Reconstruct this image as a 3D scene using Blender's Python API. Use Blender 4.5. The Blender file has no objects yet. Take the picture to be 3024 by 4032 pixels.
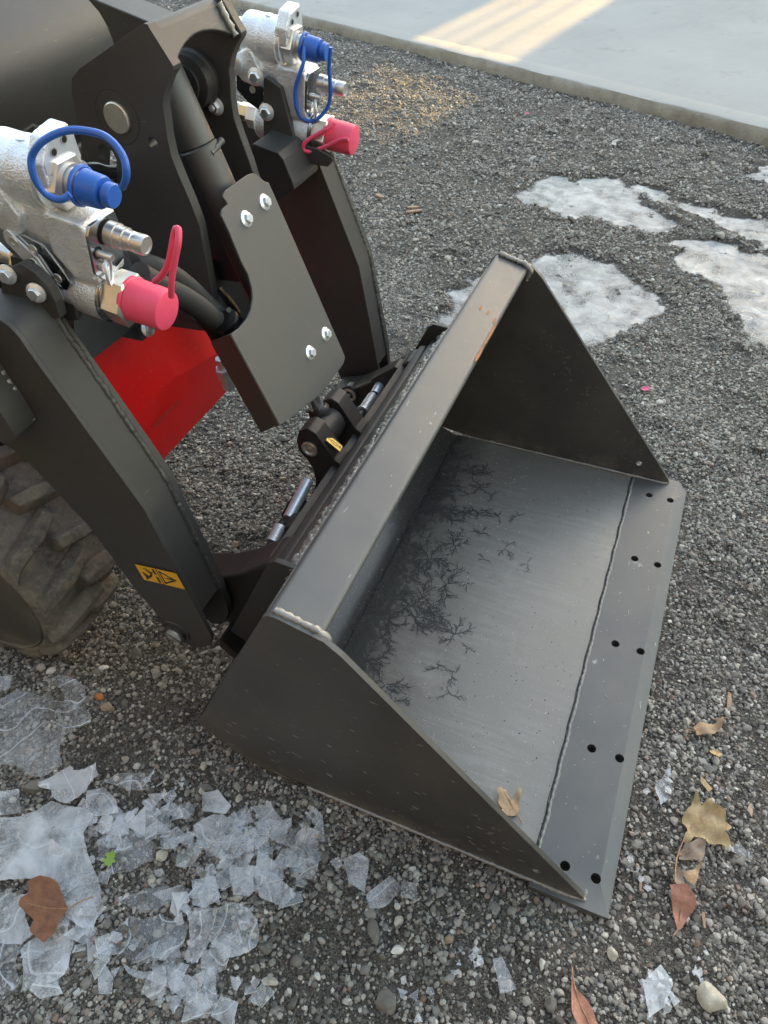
import bpy, bmesh, math, random
import numpy as np
from mathutils import Vector, Matrix, Euler
random.seed(7); RNG = np.random.default_rng(11)
SC = bpy.context.scene; COL = SC.collection
R = math.radians; PI = math.pi

# ------------------------------------------------------------------ camera, sky, sun, exposure
cam = bpy.data.cameras.new('camera'); camo = bpy.data.objects.new('camera', cam); COL.objects.link(camo)
cam.sensor_fit = 'HORIZONTAL'; cam.sensor_width = 36; cam.lens = 36 * 2795 / 3024
cam.clip_start = .02; cam.clip_end = 300
camo.matrix_world = Matrix(((0.9226, -0.2619, 0.2831, -0.1169),
                            (0.3848, 0.6746, -0.63, -0.554),
                            (-0.026, 0.6902, 0.7231, 1.5381), (0, 0, 0, 1)))
cam.dof.use_dof = False
SC.camera = camo
SUN_EL, SUN_AZ = 10.0, 9.0            # the low sun stands beyond the pavement (+Y), a little to the right
w = bpy.data.worlds.new('World'); SC.world = w; w.use_nodes = True
nt = w.node_tree; nt.nodes.clear()
sky = nt.nodes.new('ShaderNodeTexSky'); sky.sky_type = 'NISHITA'; sky.sun_disc = False
sky.sun_elevation = R(SUN_EL); sky.sun_rotation = R(SUN_AZ); sky.dust_density = 1.2; sky.air_density = 1.0; sky.ozone_density = 1.0
bg = nt.nodes.new('ShaderNodeBackground'); bg.inputs[1].default_value = .15
wo = nt.nodes.new('ShaderNodeOutputWorld')
nt.links.new(sky.outputs[0], bg.inputs[0]); nt.links.new(bg.outputs[0], wo.inputs[0])
sl = bpy.data.lights.new('sun', 'SUN'); sl.energy = 2.0; sl.angle = R(.5); sl.color = (1, .70, .28)
so = bpy.data.objects.new('sun', sl); COL.objects.link(so)
sd = Vector((math.sin(R(SUN_AZ)) * math.cos(R(SUN_EL)), math.cos(R(SUN_AZ)) * math.cos(R(SUN_EL)), math.sin(R(SUN_EL))))
so.rotation_euler = sd.to_track_quat('Z', 'Y').to_euler(); so.location = (0, 8, 6)
vs = SC.view_settings; vs.view_transform = 'Standard'; vs.look = 'None'; vs.gamma = 1; vs.use_curve_mapping = False
vs.exposure = 3.05
vs.use_white_balance = True; vs.white_balance_temperature = 8500; vs.white_balance_tint = 11
SC.cycles.max_bounces = 8; SC.cycles.transparent_max_bounces = 24

# ------------------------------------------------------------------ helpers
def tag(o, label=None, cat=None, group=None, kind=None):
    if label: o['label'] = label
    if cat: o['category'] = cat
    if group: o['group'] = group
    if kind: o['kind'] = kind
    return o
def thing(name, label, cat, loc=(0, 0, 0), group=None):
    o = bpy.data.objects.new(name, None); COL.objects.link(o); o.empty_display_size = .05
    o.location = loc
    return tag(o, label, cat, group)
def link(name, me, mat=None, parent=None, label=None):
    o = bpy.data.objects.new(name, me); COL.objects.link(o)
    if mat is not None:
        for m in (mat if isinstance(mat, (list, tuple)) else [mat]): me.materials.append(m)
    if parent is not None:
        o.parent = parent
        p = parent; off = Vector((0, 0, 0))
        while p is not None: off += p.location; p = p.parent
        o.location = -off                      # meshes are written in world coordinates
    if label: o['label'] = label
    return o
def finish(bm, name, mat=None, parent=None, bevel=0, seg=2, smooth=True, ang=35, label=None):
    bmesh.ops.remove_doubles(bm, verts=bm.verts, dist=1e-6)
    bmesh.ops.recalc_face_normals(bm, faces=bm.faces)
    me = bpy.data.meshes.new(name); bm.to_mesh(me); bm.free()
    if smooth:
        me.polygons.foreach_set('use_smooth', [True] * len(me.polygons)); me.set_sharp_from_angle(angle=R(ang))
    o = link(name, me, mat, parent, label)
    if bevel:
        b = o.modifiers.new('bevel', 'BEVEL'); b.width = bevel; b.segments = seg; b.limit_method = 'ANGLE'; b.angle_limit = R(32); b.harden_normals = True
    return o
def rounded(pts, rad, n=4):
    """round the corners of a closed 2D outline; rad is a number or {index: radius}"""
    out = []; N = len(pts)
    for i, p in enumerate(pts):
        r = rad.get(i, 0) if isinstance(rad, dict) else rad
        if r <= 0: out.append(p); continue
        P = Vector(p); A = Vector(pts[i - 1]) - P; B = Vector(pts[(i + 1) % N]) - P
        la, lb = A.length, B.length
        if la < 1e-7 or lb < 1e-7: out.append(p); continue
        a = A.angle(B)
        if a > R(176): out.append(p); continue
        t = min(r / math.tan(a / 2), la * .48, lb * .48); q0 = P + A * (t / la); q1 = P + B * (t / lb)
        for k in range(n + 1):
            s = k / n; out.append(tuple(q0 * (1 - s) ** 2 + P * 2 * s * (1 - s) + q1 * s * s))
    return out
class Fr:
    """a local frame: origin O and three unit axes"""
    def __init__(s, O=(0, 0, 0), U=(1, 0, 0), V=(0, 0, 1), W=(0, 1, 0)):
        s.O = Vector(O); s.U = Vector(U).normalized(); s.V = Vector(V).normalized(); s.W = Vector(W).normalized()
    def __call__(s, u, v, w=0): return s.O + s.U * u + s.V * v + s.W * w
XZF = Fr()          # outlines in (x, z), depth along +y
def circ(cx, cy, r, n=20): return [(cx + r * math.cos(2 * PI * k / n), cy + r * math.sin(2 * PI * k / n)) for k in range(n)]
def prism(bm, poly, w0, w1, fr=XZF, holes=()):
    loops = [poly] + list(holes)
    vs0, vs1, es = [], [], []
    for lp in loops:
        a = [bm.verts.new(fr(p[0], p[1], w0)) for p in lp]; b = [bm.verts.new(fr(p[0], p[1], w1)) for p in lp]
        vs0.append(a); vs1.append(b)
    if not holes:
        bm.faces.new(vs0[0]); bm.faces.new(vs1[0][::-1])
    else:
        for vv in (vs0, vs1):
            ed = []
            for a in vv: ed += [bm.edges.new((a[i], a[(i + 1) % len(a)])) for i in range(len(a))]
            bmesh.ops.triangle_fill(bm, use_beauty=True, use_dissolve=False, edges=ed)
    for a, b in zip(vs0, vs1):
        for i in range(len(a)):
            j = (i + 1) % len(a); bm.faces.new((a[i], a[j], b[j], b[i]))
    return bm
def plate(name, poly, y0, y1, mat, parent=None, bevel=.0015, fr=XZF, holes=(), label=None, seg=2):
    return finish(prism(bmesh.new(), poly, y0, y1, fr, holes), name, mat, parent, bevel, seg, label=label)
def basis(d):
    d = Vector(d).normalized(); u = d.cross(Vector((0, 0, 1)))
    if u.length < 1e-3: u = d.cross(Vector((1, 0, 0)))
    u.normalize(); return u, d.cross(u).normalized()
def lathe(bm, p0, d, prof, n=28, hexr=None, close=True, u=None):
    """prof: list of (distance along d, radius); hexr: n=6 prism"""
    p0 = Vector(p0); d = Vector(d).normalized(); U, V = basis(d)
    if u is not None: U = Vector(u).normalized(); V = d.cross(U).normalized()
    rings = []
    for t, r in prof:
        rings.append([bm.verts.new(p0 + d * t + (U * math.cos(2 * PI * k / n) + V * math.sin(2 * PI * k / n)) * max(r, 1e-5)) for k in range(n)])
    for a, b in zip(rings, rings[1:]):
        for k in range(n): bm.faces.new((a[k], a[(k + 1) % n], b[(k + 1) % n], b[k]))
    if close: bm.faces.new(rings[0][::-1]); bm.faces.new(rings[-1])
    return bm
def turned(name, p0, d, prof, mat, parent=None, n=28, bevel=0, u=None, label=None, ang=35):
    return finish(lathe(bmesh.new(), p0, d, prof, n, u=u), name, mat, parent, bevel, label=label, ang=ang)
def catmull(pts, k=8, closed=False):
    P = [Vector(p) for p in pts]; N = len(P); out = []
    rng = range(N) if closed else range(N - 1)
    for i in rng:
        p1, p2 = P[i], P[(i + 1) % N]
        p0 = P[i - 1] if (closed or i > 0) else p1 * 2 - p2
        p3 = P[(i + 2) % N] if (closed or i < N - 2) else p2 * 2 - p1
        for j in range(k):
            t = j / k
            out.append(.5 * ((2 * p1) + (p2 - p0) * t + (2 * p0 - 5 * p1 + 4 * p2 - p3) * t * t + (3 * p1 - p0 - 3 * p2 + p3) * t ** 3))
    if not closed: out.append(P[-1])
    return out
def sweep(bm, path, rad, n=10, closed=False, flat=1.0, up=None):
    """tube along a path; rad a number or function of (i, s)"""
    P = [Vector(p) for p in path]; N = len(P); rings = []
    T0 = (P[1] - P[0]).normalized(); u = Vector(up).normalized() if up is not None else basis(T0)[0]
    for i, p in enumerate(P):
        a = P[(i - 1) % N] if (closed or i > 0) else P[0]; b = P[(i + 1) % N] if (closed or i < N - 1) else P[-1]
        t = (b - a).normalized()
        u = (u - t * u.dot(t)).normalized(); v = t.cross(u)
        r = rad(i, i / max(1, N - 1)) if callable(rad) else rad
        rings.append([bm.verts.new(p + (u * math.cos(2 * PI * k / n) + v * math.sin(2 * PI * k / n) * flat) * r) for k in range(n)])
    m = N if closed else N - 1
    for i in range(m):
        a, b = rings[i], rings[(i + 1) % N]
        for k in range(n): bm.faces.new((a[k], a[(k + 1) % n], b[(k + 1) % n], b[k]))
    if not closed: bm.faces.new(rings[0][::-1]); bm.faces.new(rings[-1])
    return bm
def tube(name, pts, rad, mat, parent=None, n=10, k=8, closed=False, flat=1.0, up=None, label=None):
    return finish(sweep(bmesh.new(), catmull(pts, k, closed), rad, n, closed, flat, up), name, mat, parent, label=label, ang=50)
def weld(name, pts, r, mat, parent, step=.0045, beads=1, label=None, amp=1.0):
    """a rippled weld bead along a polyline"""
    bm = bmesh.new(); P = [Vector(p) for p in pts]
    path = []
    for a, b in zip(P, P[1:]):
        m = max(1, int((b - a).length / step))
        for j in range(m): path.append(a.lerp(b, j / m))
    path.append(P[-1])
    ph = random.random() * 9
    q = [p + Vector((random.gauss(0, r * .10), random.gauss(0, r * .10), random.gauss(0, r * .10))) for p in path]
    def rr(i, s): return r * (1 + amp * (.16 * math.sin(i * 1.9 + ph) + .12 * math.sin(i * .37 + ph * 2) + random.uniform(-.08, .08)))
    sweep(bm, q, rr, 8)
    return finish(bm, name, mat, parent, ang=80, label=label)
def spring(name, p0, p1, rad, wire, turns, mat, parent):
    p0, p1 = Vector(p0), Vector(p1); d = p1 - p0; u, v = basis(d); pts = []
    N = turns * 12
    for i in range(N + 1):
        a = 2 * PI * i / 12; pts.append(p0 + d * (i / N) + (u * math.cos(a) + v * math.sin(a)) * rad)
    return finish(sweep(bmesh.new(), pts, wire, 6), name, mat, parent, ang=60)

# ------------------------------------------------------------------ materials
def mat(name):
    m = bpy.data.materials.new(name); m.use_nodes = True; t = m.node_tree
    return m, t, t.nodes['Principled BSDF']
def nd(t, kind, **kw):
    n = t.nodes.new(kind)
    for k, v in kw.items():
        if k.startswith('i_'): n.inputs[k[2:].replace('_', ' ')].default_value = v
        else: setattr(n, k, v)
    return n
def ramp(t, fac, stops):
    r = nd(t, 'ShaderNodeValToRGB'); t.links.new(fac, r.inputs[0]); e = r.color_ramp.elements
    while len(e) < len(stops): e.new(.5)
    for x, (p, c) in zip(e, stops):
        x.position = p; x.color = (c, c, c, 1) if isinstance(c, (int, float)) else (*c, 1)
    return r.outputs[0]
def noise(t, scale, detail=4, rough=.55, vec=None, dist=0):
    n = nd(t, 'ShaderNodeTexNoise'); n.inputs['Scale'].default_value = scale; n.inputs['Detail'].default_value = detail
    n.inputs['Roughness'].default_value = rough; n.inputs['Distortion'].default_value = dist
    if vec is None: vec = geo(t)
    t.links.new(vec, n.inputs['Vector']); return n.outputs['Fac']
def geo(t):
    for n in t.nodes:
        if n.type == 'NEW_GEOMETRY': return n.outputs['Position']
    return nd(t, 'ShaderNodeNewGeometry').outputs['Position']
def objc(t):
    return nd(t, 'ShaderNodeTexCoord').outputs['Object']
def scaled(t, vec, s, rot=(0, 0, 0)):
    m = nd(t, 'ShaderNodeMapping'); m.inputs['Scale'].default_value = s; m.inputs['Rotation'].default_value = rot
    t.links.new(vec, m.inputs['Vector']); return m.outputs[0]
def mixc(t, fac, a, b):
    m = nd(t, 'ShaderNodeMix', data_type='RGBA')
    for s, v in ((0, fac), (6, a), (7, b)):
        if isinstance(v, (int, float)): m.inputs[s].default_value = v if s == 0 else (v, v, v, 1)
        elif isinstance(v, tuple): m.inputs[s].default_value = (*v, 1)
        else: t.links.new(v, m.inputs[s])
    return m.outputs[2]
def mth(t, op, a, b=0.0):
    m = nd(t, 'ShaderNodeMath', operation=op)
    for i, v in enumerate((a, b)):
        if isinstance(v, (int, float)): m.inputs[i].default_value = v
        else: t.links.new(v, m.inputs[i])
    return m.outputs[0]
def bump(t, h, dist, strength=1.0, prev=None):
    b = nd(t, 'ShaderNodeBump'); b.inputs['Distance'].default_value = dist; b.inputs['Strength'].default_value = strength
    t.links.new(h, b.inputs['Height'])
    if prev is not None: t.links.new(prev, b.inputs['Normal'])
    return b.outputs[0]
def edge_wear(t, rad=.002):
    """1 on exposed edges"""
    b = nd(t, 'ShaderNodeBevel', samples=3); b.inputs['Radius'].default_value = rad
    g = nd(t, 'ShaderNodeNewGeometry'); d = nd(t, 'ShaderNodeVectorMath', operation='DOT_PRODUCT')
    t.links.new(b.outputs[0], d.inputs[0]); t.links.new(g.outputs['Normal'], d.inputs[1])
    return mth(t, 'SUBTRACT', 1.0, d.outputs['Value'])

def paint(name, col, dust, rough=.42, grain=.00018, gscale=700, dustamt=.5, scratch=.3, spec=.5, metal=0):
    m, t, p = mat(name)
    n1 = noise(t, 3.5, 6, .65); n2 = noise(t, 60, 4, .6)
    f = mth(t, 'MULTIPLY', ramp(t, n1, [(.40, 0), (.72, 1)]), dustamt)
    c = mixc(t, f, col, dust)
    if name == 'bucket_side_paint':
        sz = nd(t, 'ShaderNodeSeparateXYZ'); t.links.new(geo(t), sz.inputs[0])
        md_ = mth(t, 'MULTIPLY', ramp(t, mth(t, 'ADD', sz.outputs[2], mth(t, 'MULTIPLY', noise(t, 30, 5, .7), .10)), [(.07, 1), (.13, 0)]), ramp(t, noise(t, 14, 5, .7), [(.42, 0), (.62, 1)]))
        c = mixc(t, mth(t, 'MULTIPLY', md_, .6), c, (.24, .22, .18))
    s = noise(t, 1, 3, .6, scaled(t, geo(t), (40, 26, 340), (.4, .5, .2)))
    sc = mth(t, 'MULTIPLY', ramp(t, s, [(.69, 0), (.73, 1)]), scratch)
    c = mixc(t, sc, c, (.35, .35, .34))
    speck = ramp(t, noise(t, 420, 2, .5), [(.74, 0), (.80, 1)])
    c = mixc(t, mth(t, 'MULTIPLY', speck, .35 * dustamt), c, (.4, .39, .37))
    t.links.new(c, p.inputs['Base Color'])
    rr = mth(t, 'ADD', mth(t, 'MULTIPLY', n2, .12), rough - .06); rr = mth(t, 'ADD', rr, mth(t, 'MULTIPLY', f, .2))
    t.links.new(rr, p.inputs['Roughness']); p.inputs['Specular IOR Level'].default_value = spec; p.inputs['Metallic'].default_value = metal
    t.links.new(bump(t, noise(t, gscale, 2, .5), grain), p.inputs['Normal'])
    return m
M = {}
M['frame'] = paint('frame_paint', (.054, .053, .053), (.082, .077, .070), .46, .00022, 520, .6, .25, metal=.3)
M['guard'] = paint('guard_paint', (.105, .104, .102), (.115, .110, .101), .48, .00012, 900, .7, .2, metal=.42)
M['cast'] = paint('cast_black', (.030, .028, .029), (.070, .063, .056), .5, .0006, 260, .5, .1, metal=.2)
M['bucket'] = paint('bucket_paint', (.100, .102, .104), (.165, .162, .155), .42, .00012, 800, .7, .7, metal=.5)
M['bside'] = paint('bucket_side_paint', (.080, .079, .078), (.14, .133, .122), .44, .00012, 800, .8, .9, metal=.45)
M['bead'] = paint('seam_bead', (.17, .17, .168), (.24, .235, .225), .4, .0004, 420, .6, .3, metal=.5)
M['weld'] = paint('weld_paint', (.27, .268, .262), (.36, .34, .30), .36, .0009, 420, .6, 0, metal=.5)

def metal(name, col, rough, metallic=1.0, cast=0, warm=.0, var=.15):
    m, t, p = mat(name)
    c = mixc(t, ramp(t, noise(t, 45, 4, .6), [(.35, 0), (.7, 1)]), col, tuple(x * (1 - var) for x in col))
    t.links.new(c, p.inputs['Base Color']); p.inputs['Metallic'].default_value = metallic
    rr = mth(t, 'ADD', mth(t, 'MULTIPLY', noise(t, 150, 3, .6), .18), rough - .09); t.links.new(rr, p.inputs['Roughness'])
    if cast:
        t.links.new(bump(t, noise(t, 330, 3, .55), cast), p.inputs['Normal'])
    return m
M['zinc'] = metal('zinc_plate', (.80, .85, .90), .38, .72)
M['zinccast'] = metal('zinc_casting', (.84, .89, .94), .38, .72, .0024)
M['steel'] = metal('bare_steel', (.72, .70, .67), .34, .82)
M['chrome'] = metal('chrome_rod', (.9, .92, .95), .16)
M['brass'] = metal('yellow_zinc', (.72, .70, .52), .3)
M['darksteel'] = metal('polished_plate', (.42, .44, .47), .16)
M['pin'] = metal('pin_steel', (.72, .71, .64), .38, .85)

def plastic(name, col, rough=.42, sss=.0):
    m, t, p = mat(name)
    c = mixc(t, ramp(t, noise(t, 25, 3, .6), [(.3, 0), (.8, 1)]), col, tuple(x * .86 for x in col))
    t.links.new(c, p.inputs['Base Color']); p.inputs['Roughness'].default_value = rough
    t.links.new(bump(t, noise(t, 300, 2), .00008), p.inputs['Normal'])
    if sss: p.inputs['Subsurface Weight'].default_value = sss; p.inputs['Subsurface Radius'].default_value = (.01, .004, .004); p.inputs['Subsurface Scale'].default_value = .5
    return m
M['blue'] = plastic('blue_rubber', (.012, .125, .52), .38)
M['pink'] = plastic('pink_rubber', (.90, .085, .17), .45)
M['rubber'] = plastic('black_rubber', (.02, .02, .021), .55)
M['black'] = plastic('black_plastic', (.012, .012, .013), .4)
M['orange'] = plastic('decal_orange', (.86, .46, .012), .35)
M['yellow'] = plastic('decal_yellow', (.80, .53, .10), .4)
M['ink'] = plastic('decal_ink', (.03, .024, .018), .45)

def red_paint():
    m, t, p = mat('red_paint')
    drop = nd(t, 'ShaderNodeTexVoronoi', feature='DISTANCE_TO_EDGE'); drop.inputs['Scale'].default_value = 60; t.links.new(geo(t), drop.inputs['Vector'])
    n = noise(t, 5, 5, .6)
    c = mixc(t, ramp(t, n, [(.45, 0), (.8, .35)]), (.92, .010, .014), (.74, .05, .04))
    sp = ramp(t, noise(t, 260, 2, .5), [(.73, 0), (.77, .6)])
    c = mixc(t, sp, c, (.5, .16, .13))
    t.links.new(c, p.inputs['Base Color']); p.inputs['Roughness'].default_value = .33
    t.links.new(bump(t, ramp(t, noise(t, 130, 2, .5), [(.66, 0), (.74, 1)]), .0008), p.inputs['Normal'])
    return m
M['red'] = red_paint()

def sleeve():
    m, t, p = mat('hose_sleeve'); p.inputs['Base Color'].default_value = (.024, .024, .025, 1); p.inputs['Roughness'].default_value = .62
    return m
M['sleeve'] = sleeve()

def tyre_mat():
    m, t, p = mat('muddy_tyre')
    n = noise(t, 9, 8, .7); n2 = noise(t, 70, 5, .65)
    c = mixc(t, ramp(t, n, [(.36, 0), (.66, 1)]), (.055, .054, .056), (.22, .195, .16))
    c = mixc(t, ramp(t, n2, [(.5, 0), (.75, .6)]), c, (.30, .245, .185))
    c = mixc(t, ramp(t, noise(t, 4, 3), [(.55, 0), (.7, .5)]), c, (.14, .09, .09))
    t.links.new(c, p.inputs['Base Color']); p.inputs['Roughness'].default_value = .85
    b = bump(t, n2, .005); b = bump(t, noise(t, 300, 4, .6), .0015, 1, b); t.links.new(b, p.inputs['Normal'])
    return m
M['tyre'] = tyre_mat()
M['lug'] = M['tyre']
M['rim'] = paint('dusty_rim', (.05, .045, .04), (.13, .11, .085), .6, .0003, 300, 1.0, .1)

def concrete():
    m, t, p = mat('concrete')
    v = scaled(t, geo(t), (1, 1, 1), (0, 0, R(24)))
    n = noise(t, 1.2, 7, .6); n2 = noise(t, 180, 3, .6)
    br = noise(t, 1, 3, .6, scaled(t, v, (160, 2.2, 4)))
    c = mixc(t, ramp(t, n, [(.3, 0), (.75, 1)]), (.31, .302, .29), (.40, .39, .372))
    c = mixc(t, mth(t, 'MULTIPLY', ramp(t, br, [(.3, 0), (.7, 1)]), .5), c, (.39, .38, .36))
    c = mixc(t, ramp(t, noise(t, 6, 5, .7), [(.58, 0), (.76, .5)]), c, (.20, .188, .168))
    t.links.new(c, p.inputs['Base Color']); p.inputs['Roughness'].default_value = .8
    b = bump(t, br, .0015); b = bump(t, n2, .0006, 1, b); t.links.new(b, p.inputs['Normal'])
    return m
M['concrete'] = concrete()
def concrete_side():
    m, t, p = mat('concrete_edge')
    c = mixc(t, ramp(t, noise(t, 7, 7, .7), [(.35, 0), (.7, 1)]), (.23, .20, .165), (.36, .335, .29))
    c = mixc(t, ramp(t, noise(t, 60, 4, .6), [(.6, 0), (.75, .6)]), c, (.12, .10, .08))
    t.links.new(c, p.inputs['Base Color']); p.inputs['Roughness'].default_value = .9
    t.links.new(bump(t, noise(t, 60, 5, .7), .006), p.inputs['Normal'])
    return m
M['concrete_side'] = concrete_side()

def soil():
    m, t, p = mat('gravel_soil')
    n = noise(t, 5, 7, .62); fine = nd(t, 'ShaderNodeTexVoronoi'); fine.inputs['Scale'].default_value = 330; t.links.new(geo(t), fine.inputs['Vector'])
    f2 = nd(t, 'ShaderNodeTexVoronoi'); f2.inputs['Scale'].default_value = 150; t.links.new(geo(t), f2.inputs['Vector'])
    c = mixc(t, ramp(t, n, [(.35, 0), (.7, 1)]), (.024, .020, .017), (.075, .062, .050))
    g = nd(t, 'ShaderNodeSeparateColor'); t.links.new(fine.outputs['Color'], g.inputs[0])
    c = mixc(t, mth(t, 'MULTIPLY', ramp(t, g.outputs[0], [(.3, 0), (1, 1)]), .7), c, (.20, .18, .155))
    t.links.new(c, p.inputs['Base Color']); p.inputs['Roughness'].default_value = .7
    h = mth(t, 'SUBTRACT', 1.0, fine.outputs['Distance']); h2 = mth(t, 'SUBTRACT', 1.0, f2.outputs['Distance'])
    b = bump(t, h, .003); b = bump(t, h2, .004, .7, b); b = bump(t, noise(t, 40, 5, .6), .01, .8, b); t.links.new(b, p.inputs['Normal'])
    return m
M['soil'] = soil()
def rock():
    m, t, p = mat('gravel_stone')
    oi = nd(t, 'ShaderNodeObjectInfo'); r = oi.outputs['Random']
    rr = nd(t, 'ShaderNodeValToRGB'); t.links.new(r, rr.inputs[0]); rr.color_ramp.interpolation = 'LINEAR'
    stops = [(0, (.085, .079, .072)), (.18, (.15, .139, .123)), (.5, (.25, .234, .208)), (.74, (.35, .328, .293)), (.87, (.46, .43, .385)), (.93, (.25, .155, .115)), (.955, (.50, .47, .42)), (.985, (.60, .57, .51)), (1, (.66, .63, .58))]
    e = rr.color_ramp.elements
    while len(e) < len(stops): e.new(.5)
    for x, (q, c) in zip(e, stops): x.position = q; x.color = (*c, 1)
    v = objc(t); n = noise(t, 3.0, 4, .6, v)
    c = mixc(t, ramp(t, n, [(.35, .0), (.7, .4)]), rr.outputs[0], (.10, .09, .078))
    t.links.new(c, p.inputs['Base Color']); p.inputs['Roughness'].default_value = .72
    
    return m
M['rock'] = rock()
def stone_mat(name, a, b):
    m, t, p = mat(name); c = mixc(t, ramp(t, noise(t, 60, 5, .6), [(.35, 0), (.7, 1)]), a, b)
    t.links.new(c, p.inputs['Base Color']); p.inputs['Roughness'].default_value = .65
    t.links.new(bump(t, noise(t, 240, 4, .6), .0012), p.inputs['Normal']); return m
M['pale'] = stone_mat('pale_stone', (.52, .48, .40), (.36, .31, .25))
M['grey'] = stone_mat('grey_stone', (.17, .155, .135), (.10, .09, .08))
M['tan'] = stone_mat('tan_stone', (.33, .24, .16), (.22, .16, .11))
M['white'] = stone_mat('white_stone', (.72, .70, .66), (.5, .47, .42))

def ice(name, cover, base, ripples=1.0, scale=9.0):
    """thin ice: see-through where clear, white where full of bubbles, with curved growth lines"""
    m, t, p = mat(name)
    n = noise(t, scale, 6, .62, dist=.4); cl = noise(t, scale * .35, 4, .6, dist=1.0)
    wv = nd(t, 'ShaderNodeTexWave', wave_type='RINGS', rings_direction='SPHERICAL', wave_profile='SAW'); wv.inputs['Scale'].default_value = 4.2
    wv.inputs['Distortion'].default_value = 13; wv.inputs['Detail'].default_value = 2; wv.inputs['Detail Scale'].default_value = 1.3
    mp = nd(t, 'ShaderNodeMapping'); t.links.new(geo(t), mp.inputs[0]); oi = nd(t, 'ShaderNodeObjectInfo')
    cmb = nd(t, 'ShaderNodeCombineXYZ'); t.links.new(mth(t, 'ADD', mth(t, 'MULTIPLY', oi.outputs['Random'], 1.6), .3), cmb.inputs[0]); t.links.new(mth(t, 'SUBTRACT', mth(t, 'MULTIPLY', mth(t, 'FRACT', mth(t, 'MULTIPLY', oi.outputs['Random'], 7.3)), 1.4), .7), cmb.inputs[1]); t.links.new(cmb.outputs[0], mp.inputs['Location']); t.links.new(mp.outputs[0], wv.inputs['Vector'])
    line = mth(t, 'MULTIPLY', ramp(t, wv.outputs['Fac'], [(.92, 0), (.985, 1)]), .42 * ripples)
    a = mth(t, 'ADD', ramp(t, n, [(.40, cover * .35), (.68, min(1, cover * 1.9))]), mth(t, 'MULTIPLY', ramp(t, cl, [(.45, 0), (.72, 1)]), .35 * cover))
    a = mth(t, 'ADD', mth(t, 'MULTIPLY', a, .70), line); a = mth(t, 'MINIMUM', a, .9)
    p.inputs['Base Color'].default_value = (*base, 1); p.inputs['Roughness'].default_value = .06
    p.inputs['IOR'].default_value = 1.31; p.inputs['Specular IOR Level'].default_value = .9
    t.links.new(a, p.inputs['Alpha'])
    b = bump(t, noise(t, scale * 2.2, 3, .5, dist=.6), .004); b = bump(t, wv.outputs['Fac'], .0015, .8, b); t.links.new(b, p.inputs['Normal'])
    return m
M['ice_clear'] = ice('ice_clear', .13, (.70, .74, .80), 1.0, 8)
M['ice_milky'] = ice('ice_milky', .34, (.74, .77, .82), .7, 11)
M['ice_white'] = ice('ice_white', .50, (.72, .75, .79), .4, 14)
def ice_edge():
    m, t, p = mat('ice_broken_edge'); p.inputs['Base Color'].default_value = (.82, .86, .9, 1); p.inputs['Alpha'].default_value = .5; p.inputs['Roughness'].default_value = .2
    return m
M['ice_edge'] = ice_edge()
def puddle_mat():
    m, t, p = mat('puddle_ice')
    n = noise(t, 7, 6, .62, dist=.8); cl = noise(t, 2.2, 5, .6, dist=1.4)
    vo = nd(t, 'ShaderNodeTexVoronoi', feature='DISTANCE_TO_EDGE'); vo.inputs['Scale'].default_value = 6; 
    nv = nd(t, 'ShaderNodeTexNoise'); nv.inputs['Scale'].default_value = 5; t.links.new(geo(t), nv.inputs['Vector'])
    mx = nd(t, 'ShaderNodeVectorMath', operation='ADD'); sc = nd(t, 'ShaderNodeVectorMath', operation='SCALE'); sc.inputs['Scale'].default_value = .55
    t.links.new(nv.outputs['Color'], sc.inputs[0]); t.links.new(sc.outputs[0], mx.inputs[0]); t.links.new(geo(t), mx.inputs[1]); t.links.new(mx.outputs[0], vo.inputs['Vector'])
    crack = ramp(t, vo.outputs['Distance'], [(0, 1), (.016, 0)])
    c = mixc(t, ramp(t, n, [(.3, 0), (.7, 1)]), (.42, .425, .425), (.60, .605, .605))
    c = mixc(t, mth(t, 'MULTIPLY', crack, .28), c, (.80, .81, .82))
    c = mixc(t, ramp(t, cl, [(.6, 0), (.8, .45)]), c, (.30, .30, .30))
    t.links.new(c, p.inputs['Base Color']); p.inputs['Roughness'].default_value = .28; p.inputs['IOR'].default_value = 1.31
    a = mth(t, 'ADD', ramp(t, n, [(.34, .42), (.64, .92)]), mth(t, 'MULTIPLY', crack, .3))
    dp = nd(t, 'ShaderNodeAttribute', attribute_name='depth'); dd = mth(t, 'ADD', dp.outputs['Fac'], mth(t, 'MULTIPLY', mth(t, 'SUBTRACT', noise(t, 30, 5, .7), .5), .55))
    a = mth(t, 'MULTIPLY', mth(t, 'MINIMUM', a, 1.0), ramp(t, dd, [(.05, 0), (.85, 1)])); t.links.new(a, p.inputs['Alpha'])
    b = bump(t, noise(t, 6, 4, .55, dist=1.2), .008); b = bump(t, crack, .0015, 1, b); t.links.new(b, p.inputs['Normal'])
    return m
M['puddle'] = puddle_mat()

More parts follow.
